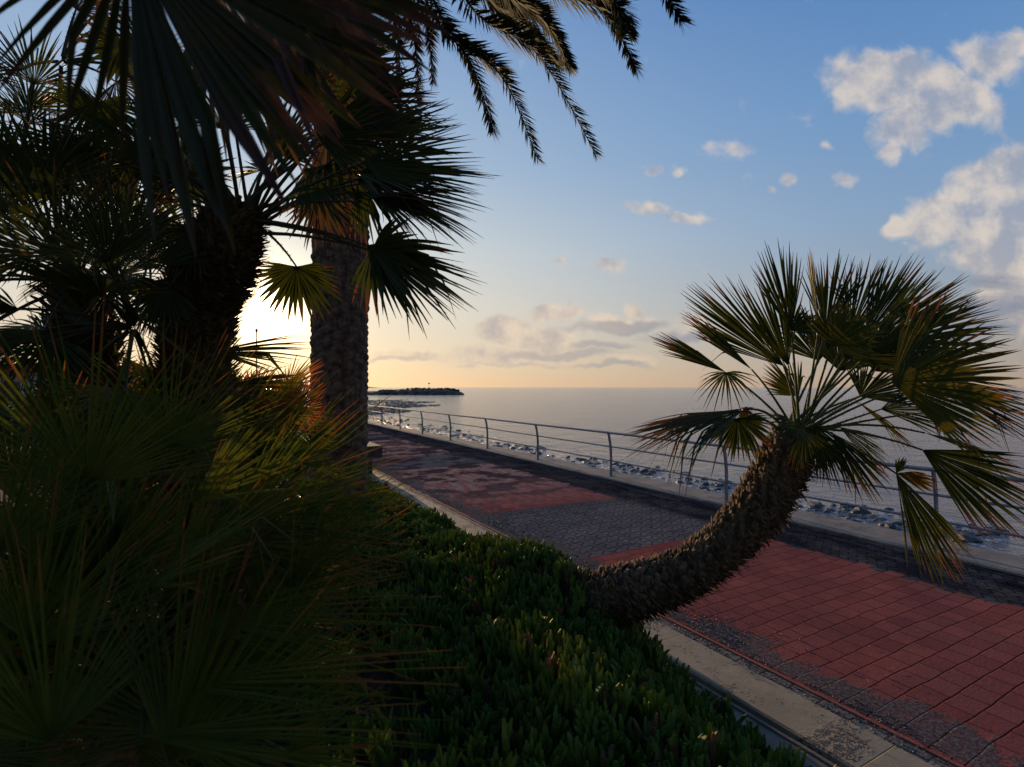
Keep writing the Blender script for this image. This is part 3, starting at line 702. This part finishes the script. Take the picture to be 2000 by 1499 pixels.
# ---- palm with dark stump in the middle left
cB = P(470, 430, 3.0); bB = P(400, 1230, 3.1)
palmB = thing('fan_palm', Vector((bB.x, bB.y, .3)), 'fan palm with a thick dark trunk standing just left of the low sun', 'palm tree')
booted_trunk(palmB, [Vector((bB.x, bB.y, .25)), P(395, 950, 3.1), P(385, 740, 3.1), P(390, 600, 3.05), P(430, 500, 3.0), P(470, 415, 3.0)], [.22, .22, .22, .20, .21, .20, .09], 2200, M['boot_dark'], .09, .016, .28)
Bf = [
 ('leaf', [FS(690, 335, 2.9, 950, 350, 2.55, face=.35, spread=36, nseg=26, droop=.06)], .04),
 ('leaf', [FS(690, 250, 3.0, 880, 225, 2.9, face=.5, spread=40, nseg=24, droop=.04)], .04),
 ('leaf', [FS(705, 375, 2.8, 925, 420, 2.55, face=.3, spread=30, nseg=22, droop=.16)], .04),
 ('leaf', [FS(700, 350, 2.85, 830, 400, 2.75, face=.8, spread=70, nseg=22, droop=.2)], .04),
 ('leaf', [FS(725, 490, 2.75, 930, 592, 2.6, face=.5, spread=30, nseg=22, droop=.06, brk=.12)], .03),
 ('leaf', [FS(725, 490, 2.75, 820, 530, 2.6, face=.8, spread=85, nseg=14, droop=.2)], .03),
 ('leaf', [FS(579, 521, 3.25, 592, 640, 3.25, face=.9, spread=95, nseg=20, droop=.0, outer=.5)], .05),
 ('leaf', [FS(400, 690, 3.4, 618, 676, 3.3, face=.4, spread=20, nseg=14, droop=.06)], .02),
 ('leaf', [FS(420, 760, 3.5, 600, 748, 3.4, face=.4, spread=28, nseg=16, droop=.08)], .02),
 ('leaf', [FS(365, 338, 3.2, 390, 245, 3.2, face=.95, spread=165, nseg=34, droop=.05, outer=.85, cup=.05)], .02),
 ('leaf', [FS(270, 345, 3.2, 250, 230, 3.2, face=.95, spread=160, nseg=34, droop=.05, outer=.85, cup=.05)], .02),
 ('leaf', [FS(190, 200, 2.9, 190, 300, 2.9, face=.95, spread=120, nseg=26, droop=.03, cup=.05)], .02),
 ('leaf', [FS(150, 350, 2.8, 40, 270, 2.8, face=.9, spread=95, nseg=30, droop=.05)], .02),
 ('leaf', [FS(240, 90, 3.0, 240, 180, 3.0, face=.9, spread=150, nseg=24, droop=.03)], .02),
 ('leaf', [FS(450, 200, 2.9, 470, 60, 2.8, face=.8, spread=70, nseg=22, droop=.02)], .02),
 ('leaf', [FS(560, 200, 2.9, 620, 80, 2.8, face=.8, spread=80, nseg=22, droop=.02)], .02),
 ('leaf', [FS(620, 270, 2.8, 760, 190, 2.7, face=.7, spread=70, nseg=22, droop=.05)], .02),
 ('leaf', [FS(600, 330, 2.9, 700, 420, 2.8, face=.7, spread=60, nseg=20, droop=.1)], .02),
 ('leaf', [FS(700, 280, 2.8, 900, 300, 2.6, face=.6, spread=44, nseg=26, droop=.05)], .04),
 ('leaf_dry', [FS(690, 200, 3.1, 850, 250, 3.0, face=.6, spread=60, nseg=26, droop=.12)], .04),
 ('leaf_dry', [FS(640, 260, 3.0, 760, 330, 2.9, face=.7, spread=80, nseg=26, droop=.15)], .04),
 ('leaf', [FS(700, 395, 2.7, 880, 350, 2.5, face=.3, spread=26, nseg=22, droop=.1)], .04),
 ('leaf_dry', [FS(620, 380, 3.0, 660, 480, 2.95, face=.8, spread=70, nseg=20, droop=.1)], .03),
 ('leaf', [FS(540, 300, 3.0, 600, 200, 2.9, face=.7, spread=70, nseg=20, droop=.05)], .03),
 ('leaf', [FS(380, 450, 2.8, 290, 520, 2.7, face=.7, spread=70, nseg=22, droop=.1)], .03),
 ('leaf', [FS(330, 560, 2.7, 260, 640, 2.6, face=.7, spread=80, nseg=22, droop=.1)], .03),
 ('leaf_dry', [FS(640, 160, 3.3, 800, 170, 3.2, face=.7, spread=60, nseg=22, droop=.1)], .02),
 ('leaf', [FS(660, 130, 3.1, 830, 120, 3.1, face=.7, spread=60, nseg=20, droop=.1)], .02),
]
Bf += [('leaf', [FS(705, 320, 2.75, 935, 300, 2.5, face=.6, spread=30, nseg=22, droop=.04)], .04),
 ('leaf', [FS(700, 360, 2.8, 940, 400, 2.55, face=.5, spread=24, nseg=22, droop=.08)], .04),
 ('leaf_near', [FS(680, 210, 2.9, 860, 180, 2.8, face=.6, spread=44, nseg=22, droop=.1)], .04),
 ('leaf', [FS(715, 480, 2.8, 890, 570, 2.65, face=.7, spread=40, nseg=18, droop=.12)], .03)]
for (mm, fs_, sag) in Bf: frond(palmB, cB + Vector((rnd.uniform(-.05, .05), rnd.uniform(-.05, .05), rnd.uniform(-.1, .04))), fs_, M[mm], M['stalk_dark'], sag, .011, wkf=1.25, jn=1.15)
crown(palmB, cB, 9, .65, .42, M['leaf'], M['stalk_dark'], el=(5, 85), az=(60, 260), seed=21, clear=CLEAR + [(470, 420, 606, 545)])

# ---- taller multi-headed palm at the left edge
cF = P(150, 560, 2.9); cF2 = P(40, 330, 3.4)
palmF = thing('fan_palm', Vector((cF.x, cF.y, .3)), 'tall dense fan palm filling the upper left edge against the bright sky', 'palm tree')
booted_trunk(palmF, [Vector((cF.x + .1, cF.y, .25)), P(180, 1000, 2.9), P(170, 760, 2.9), cF], [.17, .18, .19, .12], 700, M['boot_dark'], .10, .02, .4)
crown(palmF, P(260, 640, 2.5), 18, .4, .45, M['leaf'], M['stalk_dark'], el=(-40, 80), seed=55, rlim=470, dmin=1.5)
crown(palmF, cF, 28, .6, .45, M['leaf'], M['stalk_dark'], el=(-35, 85), seed=5, rlim=470)
crown(palmF, cF2, 12, .6, .45, M['leaf'], M['stalk_dark'], el=(-35, 85), seed=6, rlim=430)
crown(palmF, P(290, 470, 3.5), 14, .55, .42, M['leaf'], M['stalk_dark'], el=(-40, 80), seed=8, rlim=480)
crown(palmF, P(120, 120, 3.3), 8, .5, .45, M['leaf_dry'], M['stalk_dark'], el=(-60, 80), seed=9, rlim=420)

# ---- low fan palm in the foreground
cC = P(260, 1330, 1.9)
palmC = thing('fan_palm', Vector((cC.x, cC.y, .3)), 'low bushy fan palm with orange leaf tips filling the lower left foreground', 'palm tree')
booted_trunk(palmC, [Vector((cC.x, cC.y, .25)), cC - Z * .1, cC + Z * .08], [.16, .16, .08], 260, M['boot_dark'], .09, .02, .5)
Cf = [
 [FS(170, 945, 1.5, 185, 590, 1.45, face=.9, spread=85, nseg=30, droop=.0, joined=.3)],
 [FS(430, 1015, 1.75, 800, 900, 1.5, face=.75, spread=38, nseg=22, droop=.04, joined=.3)],
 [FS(450, 1060, 1.65, 800, 1080, 1.45, face=.6, spread=26, nseg=12, droop=.04, joined=.3, brk=.3)],
 [FS(380, 1215, 1.35, 850, 1200, 1.2, face=.6, spread=17, nseg=12, droop=.04, joined=.3)],
 [FS(300, 1340, 1.15, 890, 1290, 1.05, face=.6, spread=9, nseg=6, droop=.04, joined=.3)],
 [FS(280, 1440, 1.1, 900, 1420, 1.0, face=.6, spread=10, nseg=7, droop=.04, joined=.3)],
 [FS(330, 1490, 1.1, 560, 1030, 1.15, face=.8, spread=48, nseg=20, droop=.0, joined=.3)],
 [FS(60, 1260, 1.2, 230, 900, 1.25, face=.8, spread=60, nseg=24, droop=.0, joined=.3)],
 [FS(350, 1430, 1.25, 480, 1150, 1.3, face=.9, spread=120, nseg=28, droop=.0, joined=.3)],
 [FS(0, 1080, 1.3, 90, 760, 1.35, face=.8, spread=60, nseg=22, droop=.0, joined=.3)],
 [FS(480, 1190, 1.6, 700, 960, 1.6, face=.7, spread=50, nseg=20, droop=.0, joined=.3)],
 [FS(520, 1330, 1.5, 780, 1200, 1.45, face=.6, spread=40, nseg=18, droop=.03, joined=.3)],
 [FS(330, 880, 1.9, 420, 640, 1.95, face=.8, spread=70, nseg=26, droop=.0, joined=.3)],
 [FS(100, 1450, 1.0, 120, 1000, 1.05, face=.8, spread=60, nseg=22, droop=.0, joined=.3)],
 [FS(30, 1530, 1.2, 150, 1300, 1.2, face=.8, spread=80, nseg=24, droop=.0, joined=.3)],
 [FS(-60, 1480, 1.15, 130, 1430, 1.15, face=.7, spread=45, nseg=20, droop=.0, joined=.3)],
 [FS(120, 1540, 1.4, 90, 1360, 1.4, face=.8, spread=80, nseg=24, droop=.0, joined=.3)],
 [FS(560, 1470, 1.3, 760, 1400, 1.25, face=.6, spread=50, nseg=16, droop=.03, joined=.3)],
 [FS(420, 1130, 2.0, 560, 880, 2.05, face=.8, spread=80, nseg=26, droop=.0, joined=.3)],
]
for f_ in Cf: frond(palmC, cC + Vector((rnd.uniform(-.06, .06), rnd.uniform(-.06, .06), rnd.uniform(-.05, .06))), f_, M['leaf_low'], M['stalk_dark'], .03, .009, spines=False, dens=1.25, jn=.62, wkf=1.0)
for i in range(26):
    r_ = random.Random(900 + i); u = r_.uniform(-60, 560); v = r_.uniform(950, 1520); d = r_.uniform(1.25, 1.9); a_ = R_(r_.gauss(62 - 25 * (u / 560), 22)); l = r_.uniform(300, 430) / d * 1.3
    frond(palmC, cC + Vector((rnd.uniform(-.06, .06), rnd.uniform(-.06, .06), rnd.uniform(-.1, .0))), [FS(u, v, d, u + l * math.cos(a_), v - l * math.sin(a_), d * r_.uniform(.92, 1.05), face=r_.uniform(.2, .9), spread=r_.uniform(25, 60), nseg=14, joined=.2, droop=.02, seed=i)] , M['leaf_low'], M['stalk_dark'], .03, .008, spines=False)
crown(palmC, cC, 26, .5, .5, M['leaf_low'], M['stalk_dark'], el=(5, 80), seed=31, rlim=700, dmin=1.15, tlim=640, r0=.009, clear=CLEAR + [(440, 680, 620, 890)])
cC2 = P(60, 1100, 2.2)
crown(palmC, cC2, 22, .5, .5, M['leaf_low'], M['stalk_dark'], el=(0, 80), seed=32, rlim=520, dmin=1.2, tlim=640, r0=.009)
# ---- fan palm bush behind it, catching the sun
cE = P(500, 905, 4.6)
palmE = thing('fan_palm', Vector((cE.x, cE.y, .3)), 'low fan palm bush with rusty sunlit leaves between the two thick trunks', 'palm tree')
booted_trunk(palmE, [Vector((cE.x, cE.y, .2)), cE - Z * .1, cE], [.2, .2, .1], 250, M['boot_dark'], .09, .02, .5)
crown(palmE, cE, 44, .55, .52, M['leaf_sunlit_rust'], M['stalk_dark'], el=(0, 80), seed=41, rlim=640, tlim=680, r0=.009)
crown(palmE, P(520, 820, 4.3), 26, .4, .42, M['leaf_sunlit_rust'], M['stalk_dark'], el=(-10, 70), seed=44, rlim=640, tlim=690, r0=.009)
crown(palmE, P(420, 900, 3.6), 20, .45, .45, M['leaf_sunlit_rust'], M['stalk_dark'], el=(0, 75), seed=42, rlim=620, tlim=690, r0=.009)
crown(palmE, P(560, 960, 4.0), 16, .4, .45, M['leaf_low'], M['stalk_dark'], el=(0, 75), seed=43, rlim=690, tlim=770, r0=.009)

# ---- the big near frond hanging in from the top left; its palm stands beside the camera
bD = CP + F * .15 - Rt * 1.5
palmD = thing('fan_palm', Vector((bD.x, bD.y, .3)), 'fan palm whose large blurred frond hangs in close from the top left corner', 'palm tree')
topD = Vector((bD.x, bD.y, 3.15))
booted_trunk(palmD, [Vector((bD.x, bD.y, .25)), Vector((bD.x - .05, bD.y, 1.6)), topD], [.14, .15, .16, .08], 500, M['boot_dark'], .09, .02, .5)
frond(palmD, topD, [FS(250, -120, .85, 690, 330, .80, face=.9, spread=36, nseg=18, droop=.04, joined=.6, cup=0., outer=.85, wk=1.2),
                    FS(250, -120, .85, 150, 250, .92, face=.9, spread=44, nseg=9, droop=.08, joined=.35, cup=0., wk=.7)], M['leaf_near'], M['stalk_dark'], .1, .012, spines=False)
frond(palmD, topD, [FS(430, -130, 1.1, 880, 70, 1.05, face=.8, spread=34, nseg=16, droop=.03, joined=.6, cup=0.)], M['leaf_near'], M['stalk_dark'], .1, .012, spines=False)
frond(palmD, topD, [FS(400, -60, 1.3, 720, 240, 1.3, face=.9, spread=60, nseg=26, droop=.03, joined=.5, cup=0.)], M['leaf_dry'], M['stalk_dark'], .1, .012, spines=False)

# ------------------------------------------------------------------ date palm
bG = P(655, HOR, 6.6); bG.z = .3
date = thing('date_palm', bG, 'tall date palm with a thick straight trunk and feathery fronds arching overhead', 'palm tree')
b = MB(); HT = 8.3; NA = 48; NZ = 420; vs = []; at = []
for j in range(NZ):
    t = j / (NZ - 1); z = t * HT; r = .322 + .05 * math.exp(-z * 2.2) - .012 * t + .05 * max(0, t - .93) / .07
    cx = .085 * (t * 3) / 2.0
    c = bG + Rt * (.03 + .09 * t) + Z * z
    for i in range(NA):
        a = 2 * math.pi * i / NA; k1 = i * 14 / NA
        ph1 = (z / .075 + k1) % 1; ph2 = (z / .075 - k1) % 1
        dmd = abs(math.sin(math.pi * (z / .15 + k1 * .5))) * abs(math.sin(math.pi * (z / .15 - k1 * .5)))
        rr = r + .030 * (dmd ** .6) + .016 * mnoise.noise(Vector((a * 3, z * 9, 0))) + .010 * mnoise.noise(Vector((math.cos(a) * 5, math.sin(a) * 5, z * 25)))
        vs.append((c.x + rr * math.cos(a), c.y + rr * math.sin(a), c.z)); at.append((t, dmd * .6, 0, 1))
fs = [(j * NA + i, j * NA + (i + 1) % NA, (j + 1) * NA + (i + 1) % NA, (j + 1) * NA + i) for j in range(NZ - 1) for i in range(NA)]
b.add(vs, fs, at); b.build('trunk', M['trunk'], date)
hubG = bG + Rt * .1 + Z * (HT + .1)
def date_frond(pts, ml, llen=.34, n=150, root=date, vee=.5, hang=.06):
    path = catmull([Vector(p) for p in pts], n); b = MB()
    b.tube(path[::3] + [path[-1]], [.022 * (1 - .85 * i / (n / 3 + 1)) for i in range(len(path[::3]) + 1)], 5)
    for i in range(5, n + 1):
        t = i / n; T = (path[min(n, i + 1)] - path[i - 1]).normalized(); sd = T.cross(Z)
        if sd.length < .2: sd = T.cross(Rt)
        sd.normalize(); up = sd.cross(T)
        L = llen * min(1, .35 + t * 3.5) * (1 - .62 * t ** 2.5)
        for sg in (-1, 1):
            for rep in (0, 1, 2):
                fa = .75 + .35 * t + rnd.uniform(-.12, .12); lf = L * rnd.uniform(.85, 1.1)
                pa = rnd.uniform(-.7, 1.25); d = (T * (fa + .15) + (sd * sg * math.cos(pa) + up * math.sin(pa)) * .8).normalized()
                p0 = path[i] + T * rnd.uniform(-.01, .01); w = .014
                e = d.cross(up).normalized() * w; rv = rnd.random()
                p1 = p0 + d * lf * .5; p2 = p0 + d * lf - Z * hang * lf * rnd.uniform(.3, 1)
                b.add([tuple(p0 - e * .5), tuple(p0 + e * .5), tuple(p1 + e), tuple(p1 - e), tuple(p2)], [(0, 1, 2, 3), (3, 2, 4)], [(.1, rv, 0, 1), (.1, rv, 0, 1), (.5, rv, 0, 1), (.5, rv, 0, 1), (.85, rv, 0, 1)])
    return b.build('frond', ml, root)
DS = [
 [(740, -280, 6.3), (836, 10, 6.0), (915, 115, 5.8), (962, 252, 5.7)],
 [(760, -280, 6.2), (860, 30, 5.9), (980, 150, 5.7), (1049, 309, 5.6)],
 [(780, -300, 6.2), (910, 0, 5.7), (1045, 100, 5.4), (1162, 298, 5.2)],
 [(800, -300, 6.4), (965, -40, 6.4), (1060, 40, 6.4), (1112, 129, 6.4)],
 [(830, -330, 6.2), (1030, -60, 5.8), (1175, 20, 5.5), (1241, 132, 5.3)],
 [(830, -360, 6.0), (1050, -100, 5.4), (1190, -10, 5.0), (1225, 60, 4.8)],
 [(850, -380, 6.0), (1120, -190, 5.4), (1260, -60, 5.0), (1331, 42, 4.8)],
 [(800, -250, 6.7), (930, -30, 6.9), (1010, 40, 7.0), (1090, 125, 7.1)],
]
for pts in DS: date_frond([hubG] + [P(*q) for q in pts], M['date'], .40)
for pts in ([(730, -150, 6.3), (790, -10, 6.1), (812, 100, 6.0), (818, 195, 6.0)], [(720, -150, 6.2), (760, 0, 6.0), (778, 90, 6.0), (780, 185, 6.0)],
            [(760, -150, 6.5), (815, 0, 6.4), (838, 80, 6.4), (845, 160, 6.4)], [(690, -150, 6.0), (700, -20, 5.9), (715, 90, 5.9), (735, 190, 5.9)],
            [(640, -150, 6.2), (620, -20, 6.0), (612, 90, 5.9), (610, 170, 5.9)], [(660, -160, 5.9), (660, 0, 5.8), (650, 120, 5.8), (650, 240, 5.8)]):
    date_frond([hubG] + [P(*q) for q in pts], M['date_dry'], .30, 110)
for i in range(24):
    a = i * 2.4; e = rnd.uniform(-.1, 1.2); L = 3.4
    d = Vector((math.cos(a), math.sin(a), 0)); 
    tipd = hubG + d * L * math.cos(e) * .95 + Z * (L * math.sin(e) * .7 - 1.0)
    u, v, dd = proj(tipd)
    if dd > 0 and u > 640 and v > -350: continue
    if dd > 0 and v > 60: continue
    midp = hubG + d * L * .5 * math.cos(e) + Z * (L * .5 * math.sin(e) + .45)
    date_frond([hubG, midp, hubG.lerp(tipd, .8) + Z * .3, tipd], M['date'], .34, 60)

# ------------------------------------------------------------------ succulent ground cover
m, g = mat('succulent'); a = g.n('ShaderNodeAttribute'); a.attribute_name = 'lv'; s = g.sep(a.outputs['Color'])
col = g.mix(s[1], c4(.075, .15, .018), c4(.17, .23, .03))
col = g.mix(g.mr(s[0], .9, 1., 0, .5), col, c4(.16, .10, .05)); col = g.mix(s[2], col, c4(.16, .09, .05))
finish(g, col, .55, .35, None, tcol=g.mix(1., col, c4(2.2, 1.9, .8), 'MULTIPLY'), tfac=.38); M['succ'] = m
SV = []; SF = []; SA = []
def finger(p, d, L, w, rv, dead):
    e1 = d.orthogonal().normalized(); e1 = Matrix.Rotation(rnd.uniform(0, 6.28), 3, d) @ e1; e2 = d.cross(e1)
    o = len(SV); cur = e1 * rnd.uniform(-.1, .28) * L
    for s_, ww in ((0, .7), (.35, 1.), (.78, .95), (.96, .5)):
        c = p + d * L * s_ + cur * s_ * s_
        for k in range(3):
            aa = k * 2.094; q = c + e1 * (w * ww * math.cos(aa)) + e2 * (w * ww * math.sin(aa)); SV.append(tuple(q)); SA.append((s_, rv, dead, 1))
    q = p + d * L + cur; SV.append(tuple(q)); SA.append((1, rv, dead, 1))
    for j in range(3):
        for k in range(3): SF.append((o + j * 3 + k, o + j * 3 + (k + 1) % 3, o + j * 3 + 3 + (k + 1) % 3, o + j * 3 + 3 + k))
    for k in range(3): SF.append((o + 9 + k, o + 9 + (k + 1) % 3, o + 12))
def cover(x0, x1, y0, y1, dens, L, w):
    n = int((x1 - x0) * (y1 - y0) * dens)
    for i in range(n):
        x = rnd.uniform(x0, x1); y = rnd.uniform(y0, y1)
        lim = 2.74 + .10 * mnoise.noise(Vector((y * 1.3, 0, 9))) + .05 * mnoise.noise(Vector((y * 5, 0, 9))) + (.22 * math.exp(-((y - 3.6) / .6) ** 2)) - (.07 + .10 * (2.8 - y) if y < 2.8 else 0)
        if x > lim: continue
        u, v, dd = proj(Vector((x, y, .4)))
        if dd < .5 or u < -250 or v > 1750: continue
        z = bedz(x, y) if x < 2.6 else max(bedz(x, y), .05)
        hgt = .05 + .13 * max(0, mnoise.noise(Vector((x * 4, y * 4, 2)))) + .05 * mnoise.noise(Vector((x * 11, y * 11, 4)))
        c = Vector((x, y, z + hgt + rnd.uniform(-.03, .03)))
        tilt = Vector((rnd.gauss(0, .28) + (.35 if x > lim - .25 else 0), rnd.gauss(0, .28), 1)).normalized()
        big = .8 + .75 * max(0, mnoise.noise(Vector((x * 2.3, y * 2.3, 11))) + .25)
        rv = min(1, max(0, .5 + 1.1 * mnoise.noise(Vector((x * 3, y * 3, 13))) + rnd.uniform(-.25, .25))); dead = .9 if rnd.random() < .05 else 0.
        if rnd.random() < .5: SVstem(c, tilt)
        for k in range(rnd.randint(5, 8)):
            sp = Vector((rnd.gauss(0, .42), rnd.gauss(0, .42), 1)); d = (tilt + sp * .7).normalized()
            l = L * big * rnd.uniform(.6, 1.2)
            finger(c - tilt * rnd.uniform(0, .035) + Vector((rnd.gauss(0, .007), rnd.gauss(0, .007), 0)), d, l, w * rnd.uniform(.8, 1.2), min(1, max(0, rv + rnd.uniform(-.2, .2))), dead)
def SVstem(c, t):
    finger(c - t * .12 + Vector((rnd.gauss(0, .04), rnd.gauss(0, .04), -.02)), (t + Vector((rnd.gauss(0, .3), rnd.gauss(0, .3), 0))).normalized(), .13, .004, .2, .7)
cover(-.4, .9, .6, 3.5, 200, .10, .009)
cover(.9, 3.05, .0, 3.2, 430, .118, .0118)
cover(.9, 3.05, 3.2, 6.5, 360, .118, .0125)
cover(.9, 2.95, 6.5, 16, 200, .125, .014)
cover(-1.5, .9, 3.5, 9, 90, .12, .014)
b = MB(); b.v, b.f, b.a = SV, SF, SA
o = kind(b.build('ground_cover', M['succ']), 'stuff'); tag(o, 'green succulent ground cover with upright fleshy leaves spilling over the kerb', 'ground cover')
print('succulent verts', len(SV))

# loose grit along the path's left edge
b = MB()
for i in range(7000):
    y = -1 + 12 * rnd.random() ** 1.3; x = 3.50 + abs(rnd.gauss(0, .22))
    if rnd.random() < .25: x = rnd.uniform(3.26, 3.45)
    if mnoise.noise(Vector((x * 2.2, y * 1.1, 7))) < -.02: continue
    rock(b, (x, y, .006 + und(x, y)), rnd.uniform(.003, .009), .6)
o = kind(b.build('grit', M['rock']), 'stuff'); tag(o, 'dark loose grit gathered along the red edging of the path', 'grit')
m, g = mat('litter'); finish(g, c4(.20, .14, .07), .8, .2); M['litter'] = m
b = MB()
for i in range(700):
    y = -1 + 11 * rnd.random(); x = 3.0 + abs(rnd.gauss(0, .7)); x = min(x, 7.3)
    z = .079 if x < 3.24 else .012 + und(x, y)
    a_ = rnd.uniform(0, 6.28); l = rnd.uniform(.008, .03); w = .002
    c_, s_ = math.cos(a_), math.sin(a_)
    b.add([(x - c_ * l, y - s_ * l, z), (x + s_ * w, y - c_ * w, z + .003), (x + c_ * l, y + s_ * l, z + .004), (x - s_ * w, y + c_ * w, z)], [(0, 1, 2, 3)])
o = kind(b.build('leaf_litter', M['litter']), 'stuff'); tag(o, 'tiny dry plant bits scattered over the kerb and paving', 'leaf litter')

# ------------------------------------------------------------------ bench, pole, far kiosk, fence
m = stone('dark_stone', (.05, .045, .045), (.09, .08, .075), (.04, .04, .04), 6.); M['dstone'] = m
pb = P(690, HOR, 12.6); bench = thing('stone_bench', (pb.x, pb.y, 0), 'dark stone bench end jutting out behind the foot of the tall date palm', 'bench')
def obox(b, c, rx, ry, z0, z1, bev=.02):
    pr = [(-rx + bev, -ry), (rx - bev, -ry), (rx, -ry + bev), (rx, ry - bev), (rx - bev, ry), (-rx + bev, ry), (-rx, ry - bev), (-rx, -ry + bev)]
    vs = [(c[0] + x, c[1] + y, z0) for x, y in pr] + [(c[0] + x, c[1] + y, z1 - bev) for x, y in pr] + [(c[0] + x * (1 - bev / rx), c[1] + y * (1 - bev / ry), z1) for x, y in pr]
    fs = [tuple(range(7, -1, -1)), tuple(range(16, 24))]
    for l in (0, 8):
        for k in range(8): fs.append((l + k, l + (k + 1) % 8, l + 8 + (k + 1) % 8, l + 8 + k))
    b.add(vs, fs)
b = MB(); obox(b, (pb.x, pb.y), .45, .9, .42, .70); b.build('seat', M['dstone'], bench)
for sg in (-1, 1):
    b = MB(); obox(b, (pb.x - .06, pb.y + sg * .55), .32, .22, -.05, .418); b.build('leg', M['dstone'], bench)
m, g = mat('dark_metal'); finish(g, c4(.04, .04, .045), .5, .5, metal=.4); M['dmetal'] = m
pp = P(501, HOR, 26)
b = MB(); b.tube([(pp.x, pp.y, -.06), (pp.x, pp.y, 2.2), (pp.x, pp.y, 4.7)], [.04, .035, .025], 8); lp = thing('lamp_post', (pp.x, pp.y, -.06), 'slim dark lamp post seen under the low sun', 'lamp post')
b.build('pole', M['dmetal'], lp); b = MB(); b.tube([(pp.x, pp.y, 4.7), (pp.x, pp.y, 4.74), (pp.x, pp.y, 4.84), (pp.x, pp.y, 4.88)], [.03, .06, .07, .03], 10); b.build('lamp_head', M['dmetal'], lp)
m, g = mat('white_wall'); finish(g, c4(.6, .57, .52), .8, .2, g.noise(OC(g), 4, 4), .2, .01); M['white'] = m
m, g = mat('red_canopy'); finish(g, c4(.35, .05, .04), .7, .2); M['redc'] = m
m, g = mat('glass_dark'); finish(g, c4(.03, .035, .04), .15, .5); M['glass'] = m
k0 = P(150, HOR, 34); kiosk = thing('beach_kiosk', (k0.x, k0.y, -.06), 'low white kiosk with a red canopy glimpsed through the left palms', 'kiosk')
b = MB(); b.box((k0.x - 5, k0.y, -.05), (k0.x + 5, k0.y + 4, 3.0)); b.build('wall', M['white'], kiosk)
b = MB(); b.box((k0.x - 5.3, k0.y - 1.2, 3.0), (k0.x + 5.3, k0.y + 4.3, 3.4)); b.build('canopy', M['redc'], kiosk)
for i in range(4):
    b = MB(); b.box((k0.x - 4.4 + i * 2.4, k0.y - .02, 1.0), (k0.x - 2.8 + i * 2.4, k0.y - .004, 2.4)); b.build('window', M['glass'], kiosk)
f0 = P(60, HOR, 18); fen = thing('picket_fence', (f0.x, f0.y, -.06), 'white picket fence glimpsed low at the left edge', 'fence')
b = MB()
for i in range(60): b.box((f0.x - 4 + i * .14, f0.y - .01, 0), (f0.x - 3.93 + i * .14, f0.y + .01, 1.7))
b.build('pickets', M['white'], fen)
for z in (.35, 1.4):
    b = MB(); b.box((f0.x - 4.1, f0.y + .012, z), (f0.x + 4.5, f0.y + .05, z + .08)); b.build('cross_rail', M['white'], fen)
